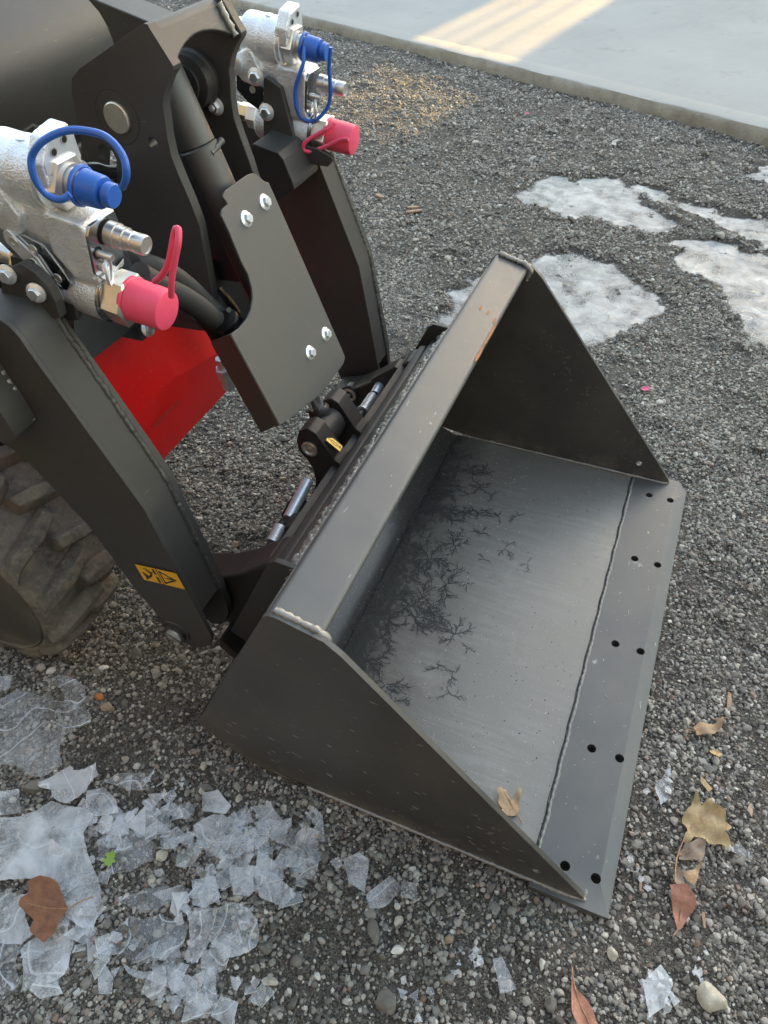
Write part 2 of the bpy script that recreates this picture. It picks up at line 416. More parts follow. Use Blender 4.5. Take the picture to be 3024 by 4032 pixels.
def leaf_mat(name, a, b):
    m, t, p = mat(name)
    c = mixc(t, ramp(t, noise(t, 70, 5, .65), [(.35, 0), (.68, 1)]), a, b)
    c = mixc(t, ramp(t, noise(t, 320, 3, .6), [(.62, 0), (.72, .6)]), c, tuple(x * .45 for x in b))
    t.links.new(c, p.inputs['Base Color']); p.inputs['Roughness'].default_value = .6
    t.links.new(bump(t, noise(t, 160, 3), .001), p.inputs['Normal']); return m
M['leaf_tan'] = leaf_mat('leaf_tan', (.50, .33, .20), (.36, .21, .12))
M['leaf_brown'] = leaf_mat('leaf_brown', (.26, .105, .05), (.15, .055, .028))
M['leaf_rust'] = leaf_mat('leaf_rust', (.42, .19, .13), (.28, .11, .075))
M['leaf_vein'] = leaf_mat('leaf_vein', (.46, .27, .16), (.28, .13, .07))
M['leaf_gold'] = leaf_mat('leaf_gold', (.56, .42, .22), (.40, .25, .14))
M['leaf_grey'] = leaf_mat('leaf_grey', (.33, .25, .19), (.24, .17, .13))
M['wood'] = leaf_mat('wood_chip', (.42, .27, .17), (.28, .16, .10))
M['petal'] = plastic('pink_petal', (.75, .12, .25), .5)

def floor_mat():
    """inside of the bucket floor: dark paint, film of frost, wipe marks, dust"""
    m, t, p = mat('bucket_floor_paint')
    g = geo(t); sx = nd(t, 'ShaderNodeSeparateXYZ'); t.links.new(g, sx.inputs[0])
    x = mth(t, 'ADD', sx.outputs[0], mth(t, 'MULTIPLY', mth(t, 'SUBTRACT', noise(t, 9, 6, .7), .5), .16))
    frost = ramp(t, mth(t, 'ADD', mth(t, 'MULTIPLY', x, 1.0), 1.0), [(.39, 0), (.50, 1)])      # clear ice at the back, its dark reflection painted in; frost film to the front
    w1 = noise(t, 1, 3, .5, scaled(t, g, (5, 75, 6), (0, 0, .9))); w2 = noise(t, 1, 3, .5, scaled(t, g, (6, 90, 8), (0, 0, -.35)))
    msk = noise(t, 3.0, 3, .5)
    wipe = mth(t, 'MULTIPLY', ramp(t, mixc(t, ramp(t, msk, [(.48, 0), (.52, 1)]), w1, w2), [(.42, 0), (.62, 1)]), ramp(t, noise(t, 4.2, 3), [(.42, 0), (.58, 1)]))
    c = mixc(t, mth(t, 'MULTIPLY', frost, .72), (.040, .040, .040), (.27, .258, .238))
    c = mixc(t, mth(t, 'MULTIPLY', mth(t, 'MULTIPLY', wipe, frost), .20), c, (.34, .335, .325))
    dust = mth(t, 'MULTIPLY', ramp(t, noise(t, 5.5, 7, .72), [(.56, 0), (.76, 1)]), frost)
    c = mixc(t, mth(t, 'MULTIPLY', dust, .5), c, (.36, .36, .35))
    sp = ramp(t, noise(t, 330, 1, .4), [(.735, 0), (.755, 1)]); c = mixc(t, mth(t, 'MULTIPLY', sp, .75), c, (.52, .50, .46))
    bl = ramp(t, noise(t, 150, 1, .4, scaled(t, g, (1, 1, 1), (0, 0, 1))), [(.765, 0), (.775, 1)]); c = mixc(t, bl, c, (.02, .02, .02))
    t.links.new(c, p.inputs['Base Color'])
    t.links.new(mth(t, 'MULTIPLY', frost, .4), p.inputs['Metallic'])
    r = mth(t, 'ADD', mth(t, 'MULTIPLY', frost, .23), .14); r = mth(t, 'ADD', r, mth(t, 'MULTIPLY', noise(t, 12, 5, .6), .10)); r = mth(t, 'ADD', r, mth(t, 'MULTIPLY', dust, .25))
    t.links.new(r, p.inputs['Roughness'])
    b = bump(t, noise(t, 900, 2), .00008); b = bump(t, noise(t, 8, 3), .003, .5, b); t.links.new(b, p.inputs['Normal'])
    return m
M['scuff'] = stone_mat('scuffed_paint', (.42, .41, .39), (.26, .25, .24)); M['mud'] = stone_mat('dried_mud', (.16, .135, .10), (.09, .08, .065))
M['floor'] = floor_mat()
def wet_mat():
    m, t, p = mat('clear_frost_fern'); p.inputs['Base Color'].default_value = (.052, .052, .051, 1); p.inputs['Roughness'].default_value = .32
    return m
M['fern'] = wet_mat()
M['rust'] = stone_mat('rust_patch', (.42, .15, .05), (.26, .10, .045))

# ------------------------------------------------------------------ numpy noise for terrain
def vnoise(x, y, seed=0):
    xi = np.floor(x).astype(np.int64); yi = np.floor(y).astype(np.int64); fx = x - xi; fy = y - yi
    fx = fx * fx * fx * (fx * (fx * 6 - 15) + 10); fy = fy * fy * fy * (fy * (fy * 6 - 15) + 10)
    def h(a, b):
        n = (a * 374761393 + b * 668265263 + seed * 1442695041) & 0xffffffff
        n = ((n ^ (n >> 13)) * 1274126177) & 0xffffffff; n = n ^ (n >> 16)
        return (n & 0xffff) / 65535.0
    return (h(xi, yi) * (1 - fx) + h(xi + 1, yi) * fx) * (1 - fy) + (h(xi, yi + 1) * (1 - fx) + h(xi + 1, yi + 1) * fx) * fy
def fbm(x, y, f, o, seed=0):
    s = 0; a = .5
    for i in range(o): s = s + a * vnoise(x * f, y * f, seed + i * 17); f *= 2.03; a *= .5
    return s
def poly_sd(x, y, poly):
    """signed distance, positive inside"""
    P = np.array(poly); d = np.full(x.shape, 1e9); ins = np.zeros(x.shape, bool)
    for i in range(len(P)):
        a = P[i]; b = P[(i + 1) % len(P)]; e = b - a
        wx = x - a[0]; wy = y - a[1]; tt = np.clip((wx * e[0] + wy * e[1]) / (e @ e), 0, 1)
        d = np.minimum(d, np.hypot(wx - e[0] * tt, wy - e[1] * tt))
        c = ((a[1] > y) != (b[1] > y)); 
        with np.errstate(divide='ignore', invalid='ignore'): xx = (b[0] - a[0]) * (y - a[1]) / (b[1] - a[1]) + a[0]
        ins ^= c & (x < xx)
    return np.where(ins, d, -d)
PUDDLES = [
 [(-0.9517, 3.1596), (-0.9178, 3.265), (-0.8556, 3.4695), (-0.6876, 3.5063), (-0.5019, 3.5693), (-0.3903, 3.4771), (-0.3154, 3.2885), (-0.1563, 3.0905), (-0.1529, 2.9761), (-0.3915, 2.9285), (-0.5396, 3.011), (-0.6995, 3.011), (-0.8557, 3.0722)],
 [(-0.3632, 3.4547), (-0.24, 3.4043), (-0.0511, 3.3217), (0.1236, 3.2975), (0.2482, 3.286), (0.3752, 3.198), (0.3403, 2.9868), (0.2216, 3.0176), (0.055, 3.0854), (-0.0851, 3.2249), (-0.2721, 3.3034)],
 [(-0.8934, 1.831), (-0.9728, 2.242), (-0.8579, 2.35), (-0.7403, 2.4606), (-0.6396, 2.5667), (-0.5074, 2.6376), (-0.355, 2.5984), (-0.2274, 2.4253), (-0.0634, 2.3234), (-0.0332, 2.2205), (-0.1476, 2.1417), (-0.2269, 2.0763), (-0.2376, 1.933), (-0.3556, 1.9062), (-0.4789, 1.895), (-0.6019, 2.088), (-0.783, 2.1008), (-0.8351, 1.8891)],
 [(-0.1393, 2.8652), (0.0014, 2.9897), (0.1449, 2.9659), (0.3035, 2.9263), (0.4557, 2.7997), (0.5225, 2.3522), (0.3616, 2.1385), (0.2618, 2.186), (0.1394, 2.2472), (0.1828, 2.3747), (0.0588, 2.5708), (-0.0834, 2.6504)],
 [(0.1273, 3.9867), (0.3146, 4.0147), (0.4535, 3.7341), (0.2119, 3.6828), (0.1498, 3.7903)],
]
BUCKET_PAD = (-.80, -.10, .13, 1.25)
def height(x, y):
    z = (fbm(x, y, 1.3, 3, 1) - .44) * .030 + (fbm(x, y, 9, 4, 5) - .47) * .018 + (fbm(x, y, 45, 3, 9) - .44) * .008
    clod = np.clip(fbm(x, y, 14, 3, 31) - .52, 0, 1) * .07
    z = z + clod
    for P in PUDDLES:
        s = poly_sd(x, y, P) + (fbm(x, y, 11, 4, 3) - .45) * .19
        k = np.clip(s / .05 + .5, 0, 1); z = z * (1 - k) + (z * .35 - .026) * k
    bx0, by0, bx1, by1 = BUCKET_PAD
    d = np.maximum(np.maximum(bx0 - x, x - bx1), np.maximum(by0 - y, y - by1)); k = np.clip(1 - d / .05, 0, 1)
    z = z * (1 - k) + np.minimum(z, -.006) * k
    # the pavement side sits level
    return z - .004
def grid_axis(segs):
    out = [segs[0][0]]
    for a, b, st in segs:
        n = max(1, int(round((b - a) / st))); out += list(a + (b - a) * (np.arange(1, n + 1) / n))
    return np.array(out)
gx = grid_axis([(-40, -6, 3), (-6, -2.4, .06), (-2.4, 1.1, .009), (1.1, 3, .08), (3, 40, 3)])
gy = grid_axis([(-40, -3, 3), (-3, -.9, .05), (-.9, 2.6, .009), (2.6, 7.0, .022), (7.0, 40, 3)])
X, Y = np.meshgrid(gx, gy); Zg = height(X, Y)
far = (np.abs(X) > 7) | (Y > 7.2) | (Y < -3.2); Zg = np.where(far, -.02, Zg)
me = bpy.data.meshes.new('gravel_ground')
nx, ny = len(gx), len(gy); vv = np.stack([X.ravel(), Y.ravel(), Zg.ravel()], 1)
ii = np.arange(nx * ny).reshape(ny, nx); q = np.stack([ii[:-1, :-1], ii[:-1, 1:], ii[1:, 1:], ii[1:, :-1]], -1).reshape(-1, 4)
me.vertices.add(len(vv)); me.vertices.foreach_set('co', vv.ravel().astype(np.float32))
me.loops.add(q.size); me.loops.foreach_set('vertex_index', q.ravel().astype(np.int32))
me.polygons.add(len(q)); me.polygons.foreach_set('loop_start', (np.arange(len(q)) * 4).astype(np.int32))
me.update(calc_edges=True); me.polygons.foreach_set('use_smooth', [True] * len(q))
tag(link('ground', me, M['soil']), 'dark gravelly soil of the yard', kind='structure')
def hz(x, y): return float(height(np.array([float(x)]), np.array([float(y)]))[0])

# pavement: a raised slab with a chamfered lip, level edge running away to the left
PE = Vector((-2.369, 5.40, 0)); PD = Vector((.9138, -.4062, 0)).normalized(); PN = Vector((-PD.y, PD.x, 0)) 
prof = [(0, -.06), (-.004, .03), (0, .058), (.012, .074), (.03, .0775), (.17, .0775), (.178, .0765), (.186, .0775), (26, .0775)]
bm = bmesh.new(); ts = [-30] + [(-5.5 + .06 * i) for i in range(170)] + [30]; rows = []
for tt in ts:
    row = []
    for j, (a, b) in enumerate(prof):
        jit = (vnoise(np.array([tt * 9.0]), np.array([j * 3.0]), 3)[0] - .5) * (.014 if j < 4 else 0)
        row.append(bm.verts.new(PE + PD * tt + PN * (a + jit) + Vector((0, 0, b + jit * .2))))
    rows.append(row)
for a, b in zip(rows, rows[1:]):
    for k in range(len(prof) - 1):
        f = bm.faces.new((a[k], b[k], b[k + 1], a[k + 1])); f.material_index = 1 if k < 3 else 0
tag(finish(bm, 'pavement', [M['concrete'], M['concrete_side']], ang=50), 'pale broom finished concrete pavement slab', kind='structure')

# unseen blocker added beyond the pavement; its gap shapes the patch of low sun
def build_sun_blocker():
    yb = 20.0; t = thing('sun_blocker', 'unseen grey screen beyond the pavement, added with a gap to shape the sunlight', 'light blocker', (0, yb, 0))
    k = math.tan(R(SUN_AZ)); mh, th, ph = mat('sun_blocker_wall'); 
    c = mixc(th, noise(th, 2, 5), (.20, .19, .18), (.28, .27, .25)); th.links.new(c, ph.inputs['Base Color']); ph.inputs['Roughness'].default_value = .9
    gx0 = -2.60 + k * (yb - 4.4); gx1 = -1.56 + k * (yb - 4.4); gz0 = .0; gz1 = math.tan(R(SUN_EL)) * (yb - 3.15) / math.cos(R(SUN_AZ))
    bars = []
    for n_, (x0, x1, z0, z1) in enumerate(((-34, gx0, 0, 7.2), (gx1, 34, 0, 7.2), (gx0, gx1, gz1, 7.2))):
        bm = bmesh.new(); prism(bm, [(x0, z0), (x1, z0), (x1, z1), (x0, z1)], yb, yb + .6); finish(bm, 'wall', mh, t)
    for xx, wd in ((gx0 + .22, .02), (gx0 + .43, .03), (gx0 + .70, .025)):      # added bars that streak the sun patch
        bm = bmesh.new(); prism(bm, [(xx, 0), (xx + wd, 0), (xx + wd, gz1), (xx, gz1)], yb + .2, yb + .24); finish(bm, 'streak_bar', mh, t)
    return t
build_sun_blocker()
def build_sky_blocker():  # unseen screen added behind the camera to hold back sky light
    t = thing('sky_blocker', 'unseen dark brown screen behind the camera, added to block the sky', 'light blocker', (0, -5, 0))
    mh, th, ph = mat('sky_blocker_wall'); c = mixc(th, noise(th, 2, 5), (.075, .068, .06), (.11, .10, .09)); th.links.new(c, ph.inputs['Base Color']); ph.inputs['Roughness'].default_value = .9
    bm = bmesh.new(); prism(bm, [(-16, 0), (13, 0), (13, 6.5), (-16, 6.5)], -5.4, -5.0); finish(bm, 'wall', mh, t)
    bm = bmesh.new(); prism(bm, [(-16.4, 6.5), (13.4, 6.5), (13.4, 6.8), (-16.4, 6.8)], -9.0, -4.4); finish(bm, 'blocker_top', mh, t)
build_sky_blocker()

# ------------------------------------------------------------------ gravel: instanced stones (stuff)
rockcol = bpy.data.collections.new('stone_shapes')
NV = 9
def rock_mesh(seed, sub=2, rough=.28, flat=.72):
    rnd = random.Random(seed); bm = bmesh.new(); bmesh.ops.create_icosphere(bm, subdivisions=sub, radius=1)
    pl = [(Vector((rnd.gauss(0, 1), rnd.gauss(0, 1), rnd.gauss(0, 1))).normalized(), rnd.uniform(.55, .85)) for _ in range(12)]
    from mathutils import noise as mn
    off = Vector((rnd.uniform(0, 50),) * 3)
    for v in bm.verts:
        c = v.co.copy()
        for n_, d in pl:
            e = c.dot(n_)
            if e > d: c -= n_ * (e - d) * .9
        c *= 1 + rough * .5 * mn.noise(c * 1.4 + off)
        v.co = Vector((c.x * rnd_s[0], c.y * rnd_s[1], c.z * flat)) if False else Vector((c.x, c.y, c.z * flat))
    me = bpy.data.meshes.new('stone_shape'); bm.to_mesh(me); bm.free()
    me.polygons.foreach_set('use_smooth', [True] * len(me.polygons)); me.set_sharp_from_angle(angle=R(24)); return me
for i in range(NV):
    m_ = rock_mesh(100 + i, 2 if i < 4 else 1, .35); m_.materials.append(M['rock'])
    o = bpy.data.objects.new('stone_shape', m_); rockcol.objects.link(o)
SLABN = np.array([PN.x, PN.y]); 
def scatter(x0, y0, x1, y1, dens, r0, r1, seed, clump=.5, keep=None, sink=.25):
    g = np.random.default_rng(seed); n = int((x1 - x0) * (y1 - y0) * dens)
    x = g.uniform(x0, x1, n); y = g.uniform(y0, y1, n)
    ok = (x - PE.x) * PN.x + (y - PE.y) * PN.y < -.004
    den = fbm(x, y, 5, 3, 77) + np.clip(fbm(x, y, 1.9, 3, 123) - .44, -.16, .06) * .9; ok &= g.uniform(0, 1, n) < np.clip(1 - clump + (den - .44) * 4 * clump, .12, 1)
    ok &= ~((x > -.76) & (x < .085) & (y > -.03) & (y < 1.18))
    if keep is not None: ok &= keep(x, y)
    x, y = x[ok], y[ok]
    r = np.exp(g.uniform(np.log(r0), np.log(r1), len(x)) ** 1.0) if False else r0 * (r1 / r0) ** (g.beta(1.2, 2.6, len(x)))
    z = height(x, y) + r * g.uniform(-sink, .45, len(x))
    inp = np.zeros(len(x), bool)
    for P in PUDDLES: inp |= (poly_sd(x, y, P) > .01)
    m2 = ~inp | (g.uniform(0, 1, len(x)) < .45)
    return np.stack([x, y, z, r], 1)[m2]
def cone(x, y):      # keep the part of the yard the camera and its surroundings see
    return (x > -1.9 - .42 * (y + .5) - 1.2) & (x < 1.25)
pts = [scatter(-2.2, -1.15, 1.15, 2.3, 26000, .0014, .0032, 21, .6, sink=.0), scatter(-2.2, -1.15, 1.15, 2.3, 20000, .0028, .0068, 1, .38, sink=.1), scatter(-2.2, -1.15, 1.15, 2.3, 13000, .0052, .0100, 2, .40, sink=.15),
       scatter(-2.2, -1.15, 1.15, 2.3, 420, .0095, .0145, 3, .3), scatter(-2.2, -1.15, 1.15, 0.4, 22, .014, .019, 4, .2),
       scatter(-5.6, 2.3, 2.2, 6.4, 10500, .0045, .0110, 5, .35, cone, sink=.1), scatter(-5.6, 2.3, 2.2, 6.8, 900, .009, .018, 6, .3, cone),
       scatter(-5.6, 2.3, 2.2, 6.8, 30, .016, .03, 7, .2, cone)]
A = np.concatenate(pts); n = len(A); g = np.random.default_rng(5)
me = bpy.data.meshes.new('gravel'); me.vertices.add(n); me.vertices.foreach_set('co', A[:, :3].ravel().astype(np.float32))
at_ = me.attributes.new('rot', 'FLOAT_VECTOR', 'POINT'); at_.data.foreach_set('vector', np.stack([g.normal(0, .45, n), g.normal(0, .45, n), g.uniform(0, 6.28, n)], 1).ravel().astype(np.float32))
s3 = A[:, 3:4] * np.stack([g.uniform(.75, 1.3, n), g.uniform(.7, 1.1, n), g.uniform(.55, 1.05, n)], 1)
at_ = me.attributes.new('scl', 'FLOAT_VECTOR', 'POINT'); at_.data.foreach_set('vector', s3.ravel().astype(np.float32))
at_ = me.attributes.new('idx', 'INT', 'POINT'); at_.data.foreach_set('value', np.where(A[:, 3] > .007, g.integers(0, 4, n), g.integers(4, NV, n)).astype(np.int32))
def instancer(o, coll):
    ng = bpy.data.node_groups.new('place_stones', 'GeometryNodeTree')
    ng.interface.new_socket('Geometry', in_out='INPUT', socket_type='NodeSocketGeometry'); ng.interface.new_socket('Geometry', in_out='OUTPUT', socket_type='NodeSocketGeometry')
    gi = ng.nodes.new('NodeGroupInput'); go = ng.nodes.new('NodeGroupOutput'); ip = ng.nodes.new('GeometryNodeInstanceOnPoints')
    ci = ng.nodes.new('GeometryNodeCollectionInfo'); ci.inputs['Collection'].default_value = coll; ci.inputs['Separate Children'].default_value = True; ci.inputs['Reset Children'].default_value = True
    def na(nm, ty):
        a = ng.nodes.new('GeometryNodeInputNamedAttribute'); a.data_type = ty; a.inputs['Name'].default_value = nm; return a.outputs['Attribute']
    er = ng.nodes.new('FunctionNodeEulerToRotation'); L = ng.links.new
    L(gi.outputs[0], ip.inputs['Points']); L(ci.outputs[0], ip.inputs['Instance']); ip.inputs['Pick Instance'].default_value = True
    L(na('idx', 'INT'), ip.inputs['Instance Index']); L(na('rot', 'FLOAT_VECTOR'), er.inputs[0]); L(er.outputs[0], ip.inputs['Rotation']); L(na('scl', 'FLOAT_VECTOR'), ip.inputs['Scale'])
    L(ip.outputs[0], go.inputs[0])
    md = o.modifiers.new('stones', 'NODES'); md.node_group = ng
gr = link('gravel', me); tag(gr, 'loose dark grey gravel covering the yard', 'gravel', kind='stuff'); instancer(gr, rockcol)
print('stones', n)

# ------------------------------------------------------------------ the bucket
YN, YF = -.049, 1.188
bucket = thing('loader_bucket', 'dark grey steel bucket resting on the gravel, with a frosted floor and ten bolt holes', 'bucket', (-.35, .57, 0))
SP = rounded([(-.548, .660), (-.452, .634), (-.424, .609), (.043, .036), (.048, .021), (-.60, .021), (-.705, .036), (-.765, .082), (-.803, .128)],
             {0: .03, 2: .02, 5: .08, 6: .05, 7: .05, 8: .008}, 6)
HS = circ(-.052, .072, .0085, 16)
for y0, y1 in ((YN, YN + .010), (YF, YF + .010)):
    plate('side_plate', SP, y0, y1, M['bside'], bucket, .0022, holes=[HS])
# shell: floor sheet, rolled heel and back sheet (outer line, thickness inward)
prof = [(-.06, .0125), (-.60, .0125)] + [(-.60 - .155 * math.sin(a), .1625 - .15 * math.cos(a)) for a in np.linspace(.12, 1.32, 9)] + [(-.795, .145), (-.765, .205), (-.655, .428), (-.560, .620)]
def sheet(name, prof, th, y0, y1, mt, par, bevel=.0008):
    P = [Vector(p) for p in prof]; out = []
    for i, p in enumerate(P):
        d = (P[min(i + 1, len(P) - 1)] - P[max(i - 1, 0)]).normalized(); out.append(p + Vector((d.y, -d.x)) * (-th))
    bm = bmesh.new(); prism(bm, [tuple(p) for p in P] + [tuple(p) for p in out[::-1]], y0, y1)
    return finish(bm, name, mt, par, bevel)
sheet('back_sheet', [p for p in prof[2:]], .006, YN + .0105, YF - .0005, M['floor'], bucket)
bm = bmesh.new(); prism(bm, [(-.622, .004), (-.058, .004), (-.058, .0162), (-.622, .0162)], YN + .0105, YF - .0005)
finish(bm, 'floor', M['floor'], bucket, .0005, label='bucket floor with dark frost ferns at the back')
# rolled heel lowered to the ground
bm = bmesh.new(); prism(bm, rounded([(-.622, .0035), (-.58, .0035), (-.58, -.006), (-.66, .0), (-.735, .035), (-.80, .118), (-.792, .126), (-.72, .046)], {3: .04, 4: .04, 7: .03}), YN + .004, YF + .006)
finish(bm, 'heel_plate', M['bside'], bucket, .001)
# cutting edge with ten countersunk holes
rows_y = [.0, .2646, .5594, .855, 1.12]
holes = []
for ry in rows_y:
    holes += [(circ(.0, ry, .0097, 18)), (circ(.061, ry, .0097, 18))]
CE = [(-.0575, YN - .014), (.070, YN - .014), (.0985, YN - .008), (.1035, YF + .0), (.075, YF + .024), (-.0575, YF + .024)]
frz = Fr((0, 0, 0), (1, 0, 0), (0, 1, 0), (0, 0, 1))
bm = bmesh.new(); prism(bm, CE, .0, .0200, frz, holes)
for v in bm.verts:
    if v.co.x > .094: v.co.z = .004 if v.co.z > .01 else 0
CEO = finish(bm, 'cutting_edge', M['bucket'], bucket, .0008, label='thick cutting edge with two rows of bolt holes')
bm = bmesh.new()       # bevelled nose of the edge
prism(bm, [(.0800, .0203), (.0800, .0206), (.1000, .0130), (.1000, .0122)], YN - .008, YF + .012)
weld('weld_bead', [(-.0555 + .0012 * math.sin(k * 2.1), YN + .01 + k * .0309, .0182) for k in range(41)], .0046, M['bead'], bucket, .0045)
tube('seam_shadow', [(-.0612 + .0012 * math.sin(k * 2.1), YN + .012 + k * .0308, .0163) for k in range(41)], .0009, M['black'], bucket, 6, 2)  # thin black strip painting the shadow line beside the seam bead
for yy in (YN + .012, YF - .002):
    weld('weld_bead', [(-.60, yy, .0185), (.032, yy, .0215), (.047, yy + (.006 if yy > 1 else -.006), .021)], .0038, M['weld'], bucket)
weld('weld_bead', [(-.55, YN - .0015, .019), (.02, YN - .0015, .019), (.05, YN + .002, .021)], .004, M['weld'], bucket)
# top tube
def rsq(cx, cz, s, ang, r): 
    pts = [(cx + (a * math.cos(ang) - b * math.sin(ang)) * s / 2, cz + (a * math.sin(ang) + b * math.cos(ang)) * s / 2) for a, b in ((-1, -1), (1, -1), (1, 1), (-1, 1))]
    return rounded(pts, r, 6)
tb = rounded([(-.5485, .6535), (-.4555, .6285), (-.507, .535), (-.590, .560)], .013, 6)
plate('top_tube', tb, YN + .0102, YF - .0002, M['bucket'], bucket, .0, label='square tube along the top of the bucket')
weld('weld_bead', [(-.54, YN + .012, .656), (-.47, YN + .013, .639), (-.452, YN + .014, .625), (-.462, YN + .014, .595)], .0065, M['weld'], bucket)
weld('weld_bead', [(-.54, YF - .003, .656), (-.47, YF - .003, .639), (-.452, YF - .003, .625), (-.462, YF - .003, .595)], .0065, M['weld'], bucket)
# hook rail behind the tube, two beads, end brackets
HR0, HR1 = .140, .985
plate('hook_rail', rounded([(-.604, .500), (-.612, .478), (-.645, .468), (-.653, .489), (-.646, .493)], {3: .006}), HR0, HR1, M['frame'], bucket, .003)
plate('weld_backing', [(-.5915, .562), (-.5985, .548), (-.624, .478), (-.605, .478)], HR0 - .02, HR1 + .03, M['bucket'], bucket, .001)
rw = random.Random(77)
for bx, bz, br in ((-.6300, .5010, .0064), (-.6205, .5115, .0068), (-.6120, .5250, .0060)):
    pts_ = []; y_ = HR0 - .012
    while y_ < HR1 + .015:
        pts_.append((bx + rw.uniform(-.0022, .0022), y_, bz + rw.uniform(-.0012, .0018))); y_ += rw.uniform(.009, .016)
    weld('weld_bead', catmull(pts_, 3), br, M['weld'], bucket, .0045, amp=1.5)
EP = rounded([(-0.6628, 0.5264), (-0.6483, 0.5382), (-0.6018, 0.5349), (-0.7615, 0.1982), (-0.808, 0.2273)], {0: .012, 1: .01, 4: .01})
for y0 in (.128, .985):
    plate('end_bracket', EP, y0, y0 + .012, M['frame'], bucket, .002)
weld('weld_bead', [(-0.6036, 0.127, 0.5312), (-0.659, 0.127, 0.4136), (-0.7541, 0.127, 0.2093)], .0055, M['weld'], bucket)
weld('weld_bead', [(-0.5789, 0.124, 0.559), (-0.6349, 0.124, 0.4412), (-0.6579, 0.118, 0.3887)], .005, M['weld'], bucket)
plate('bracket_foot', rounded([(-.822, .172), (-.786, .130), (-.812, .120), (-.846, .156), (-.838, .20)], .01), .118, .178, M['cast'], bucket, .004)
# frost ferns, thin dark feathers of clear ice
def ferns():
    bm = bmesh.new(); rnd = random.Random(3); z0 = .0166
    def stroke(p, a, L, wd, depth):
        n = max(4, int(L / .0032)); cur = rnd.uniform(-1.2, 1.2); pts = []; x, y = p
        for i in range(n + 1):
            pts.append((x, y, wd * (1 - i / (n + .3)) + .0004)); a += cur * .085 + rnd.gauss(0, .10); x += math.cos(a) * L / n; y += math.sin(a) * L / n
            if depth > 0 and i > 0 and rnd.random() < (.8 if depth > 1 else .5):
                s = rnd.choice((-1, 1)); stroke((x, y), a + s * rnd.uniform(.5, .95), L * rnd.uniform(.22, .55) * (1 - .5 * i / n), wd * .6, depth - 1)
        z = z0 + rnd.uniform(0, .0003); L_, R_ = [], []
        for i, (px, py, ww) in enumerate(pts):
            q = pts[min(i + 1, n)]; o = pts[max(i - 1, 0)]; dx, dy = q[0] - o[0], q[1] - o[1]; l = math.hypot(dx, dy) + 1e-9
            L_.append(bm.verts.new((px - dy / l * ww, py + dx / l * ww, z))); R_.append(bm.verts.new((px + dy / l * ww, py - dx / l * ww, z)))
        for i in range(n): bm.faces.new((L_[i], R_[i], R_[i + 1], L_[i + 1]))
    def clump(x, y, L, k):
        a0 = rnd.uniform(0, 6.28)
        for j in range(k): stroke((x + rnd.gauss(0, .003), y + rnd.gauss(0, .003)), a0 + 2 * PI * j / k + rnd.gauss(0, .35), L * rnd.uniform(.35, 1.15), .00085, 2)
    spots = [(-0.5952, 0.6117), (-0.5521, 0.4238), (-0.4897, 0.4527), (-0.4512, 0.4808), (-0.4909, 0.2427), (-0.5527, 0.2858), (-0.5674, 0.5054), (-0.53, 0.647), (-0.4779, 0.7222), (-0.5555, 0.835), (-0.4584, 0.8727), (-0.5185, 1.0242), (-0.4552, 0.5815), (-0.5839, 0.9268), (-0.6199, 0.8156), (-0.5957, 0.5032), (-0.5149, 0.4816), (-0.4818, 0.9722), (-0.3794, 0.4421), (-0.576, 0.2999)]
    big = [.05, .05, .05, .025, .05, .045, .045, .05, .05, .05, .035, .05, .045, .05, .05, .05, .055, .03, .03, .05]
    for (x, y), L in zip(spots, big): clump(x, y, L * 1.55, rnd.randint(4, 6))
    small = [(-0.4174, 0.8025), (-0.3891, 0.8722), (-0.3404, 0.902), (-0.3365, 0.7674), (-0.3848, 0.7088), (-0.4016, 0.6026), (-0.4449, 0.6465), (-0.4367, 0.9546), (-0.3861, 0.3368), (-0.3461, 0.3339), (-0.3358, 0.2757), (-0.456, 0.2133), (-0.3341, 0.4158), (-0.2699, 0.7344), (-0.4845, 0.857)]
    for x, y in small: clump(x, y, .034, 3)
    for i in range(60):
        t_ = rnd.random(); x = -.565 + rnd.uniform(-.05, .035) + .02 * math.sin(t_ * 17); y = .02 + t_ * 1.1
        clump(x, y, rnd.uniform(.02, .04), rnd.randint(4, 6))
    return finish(bm, 'frost_ferns', M['fern'], bucket, smooth=False, label='feathers of clear frost on the bucket floor')
ferns()
# grit lying in the bucket
bm = bmesh.new(); rnd = random.Random(9)
for i in range(260):
    x = rnd.uniform(-.5, .07); y = rnd.uniform(0, 1.15); r = rnd.choice((.0006, .0008, .001, .0013)); 
    if rnd.random() < .35: x = rnd.uniform(-.5, -.38)
    bmesh.ops.create_icosphere(bm, subdivisions=1, radius=r, matrix=Matrix.Translation((x, y, (.0205 if x > -.055 else .0168))) @ Matrix.Diagonal((1, 1, .6, 1)))
tag(finish(bm, 'grit', M['white'], bucket, smooth=False), kind='stuff')
bm = bmesh.new(); rs = random.Random(41)
for i in range(70):
    u_ = rs.random(); x = -.74 + u_ * .66; zt = .60 - max(0, x + .42) * 1.22 if x > -.42 else .13 + (x + .80) * 2.0; z = rs.uniform(.05, max(.07, min(zt, .55) - .03)) if rs.random() < .5 else rs.uniform(.04, .20)
    if z > zt - .02: continue
    L_ = rs.uniform(.004, .016); a_ = rs.gauss(-.15, .25); w_ = rs.uniform(.0004, .0009)
    fr_ = Fr((x, YN - .0003, z), (math.cos(a_), 0, math.sin(a_)), (-math.sin(a_), 0, math.cos(a_)), (0, 1, 0)); prism(bm, [(-L_ / 2, 0), (0, -w_), (L_ / 2, w_ * .4), (0, w_)], 0, .0002, fr_)
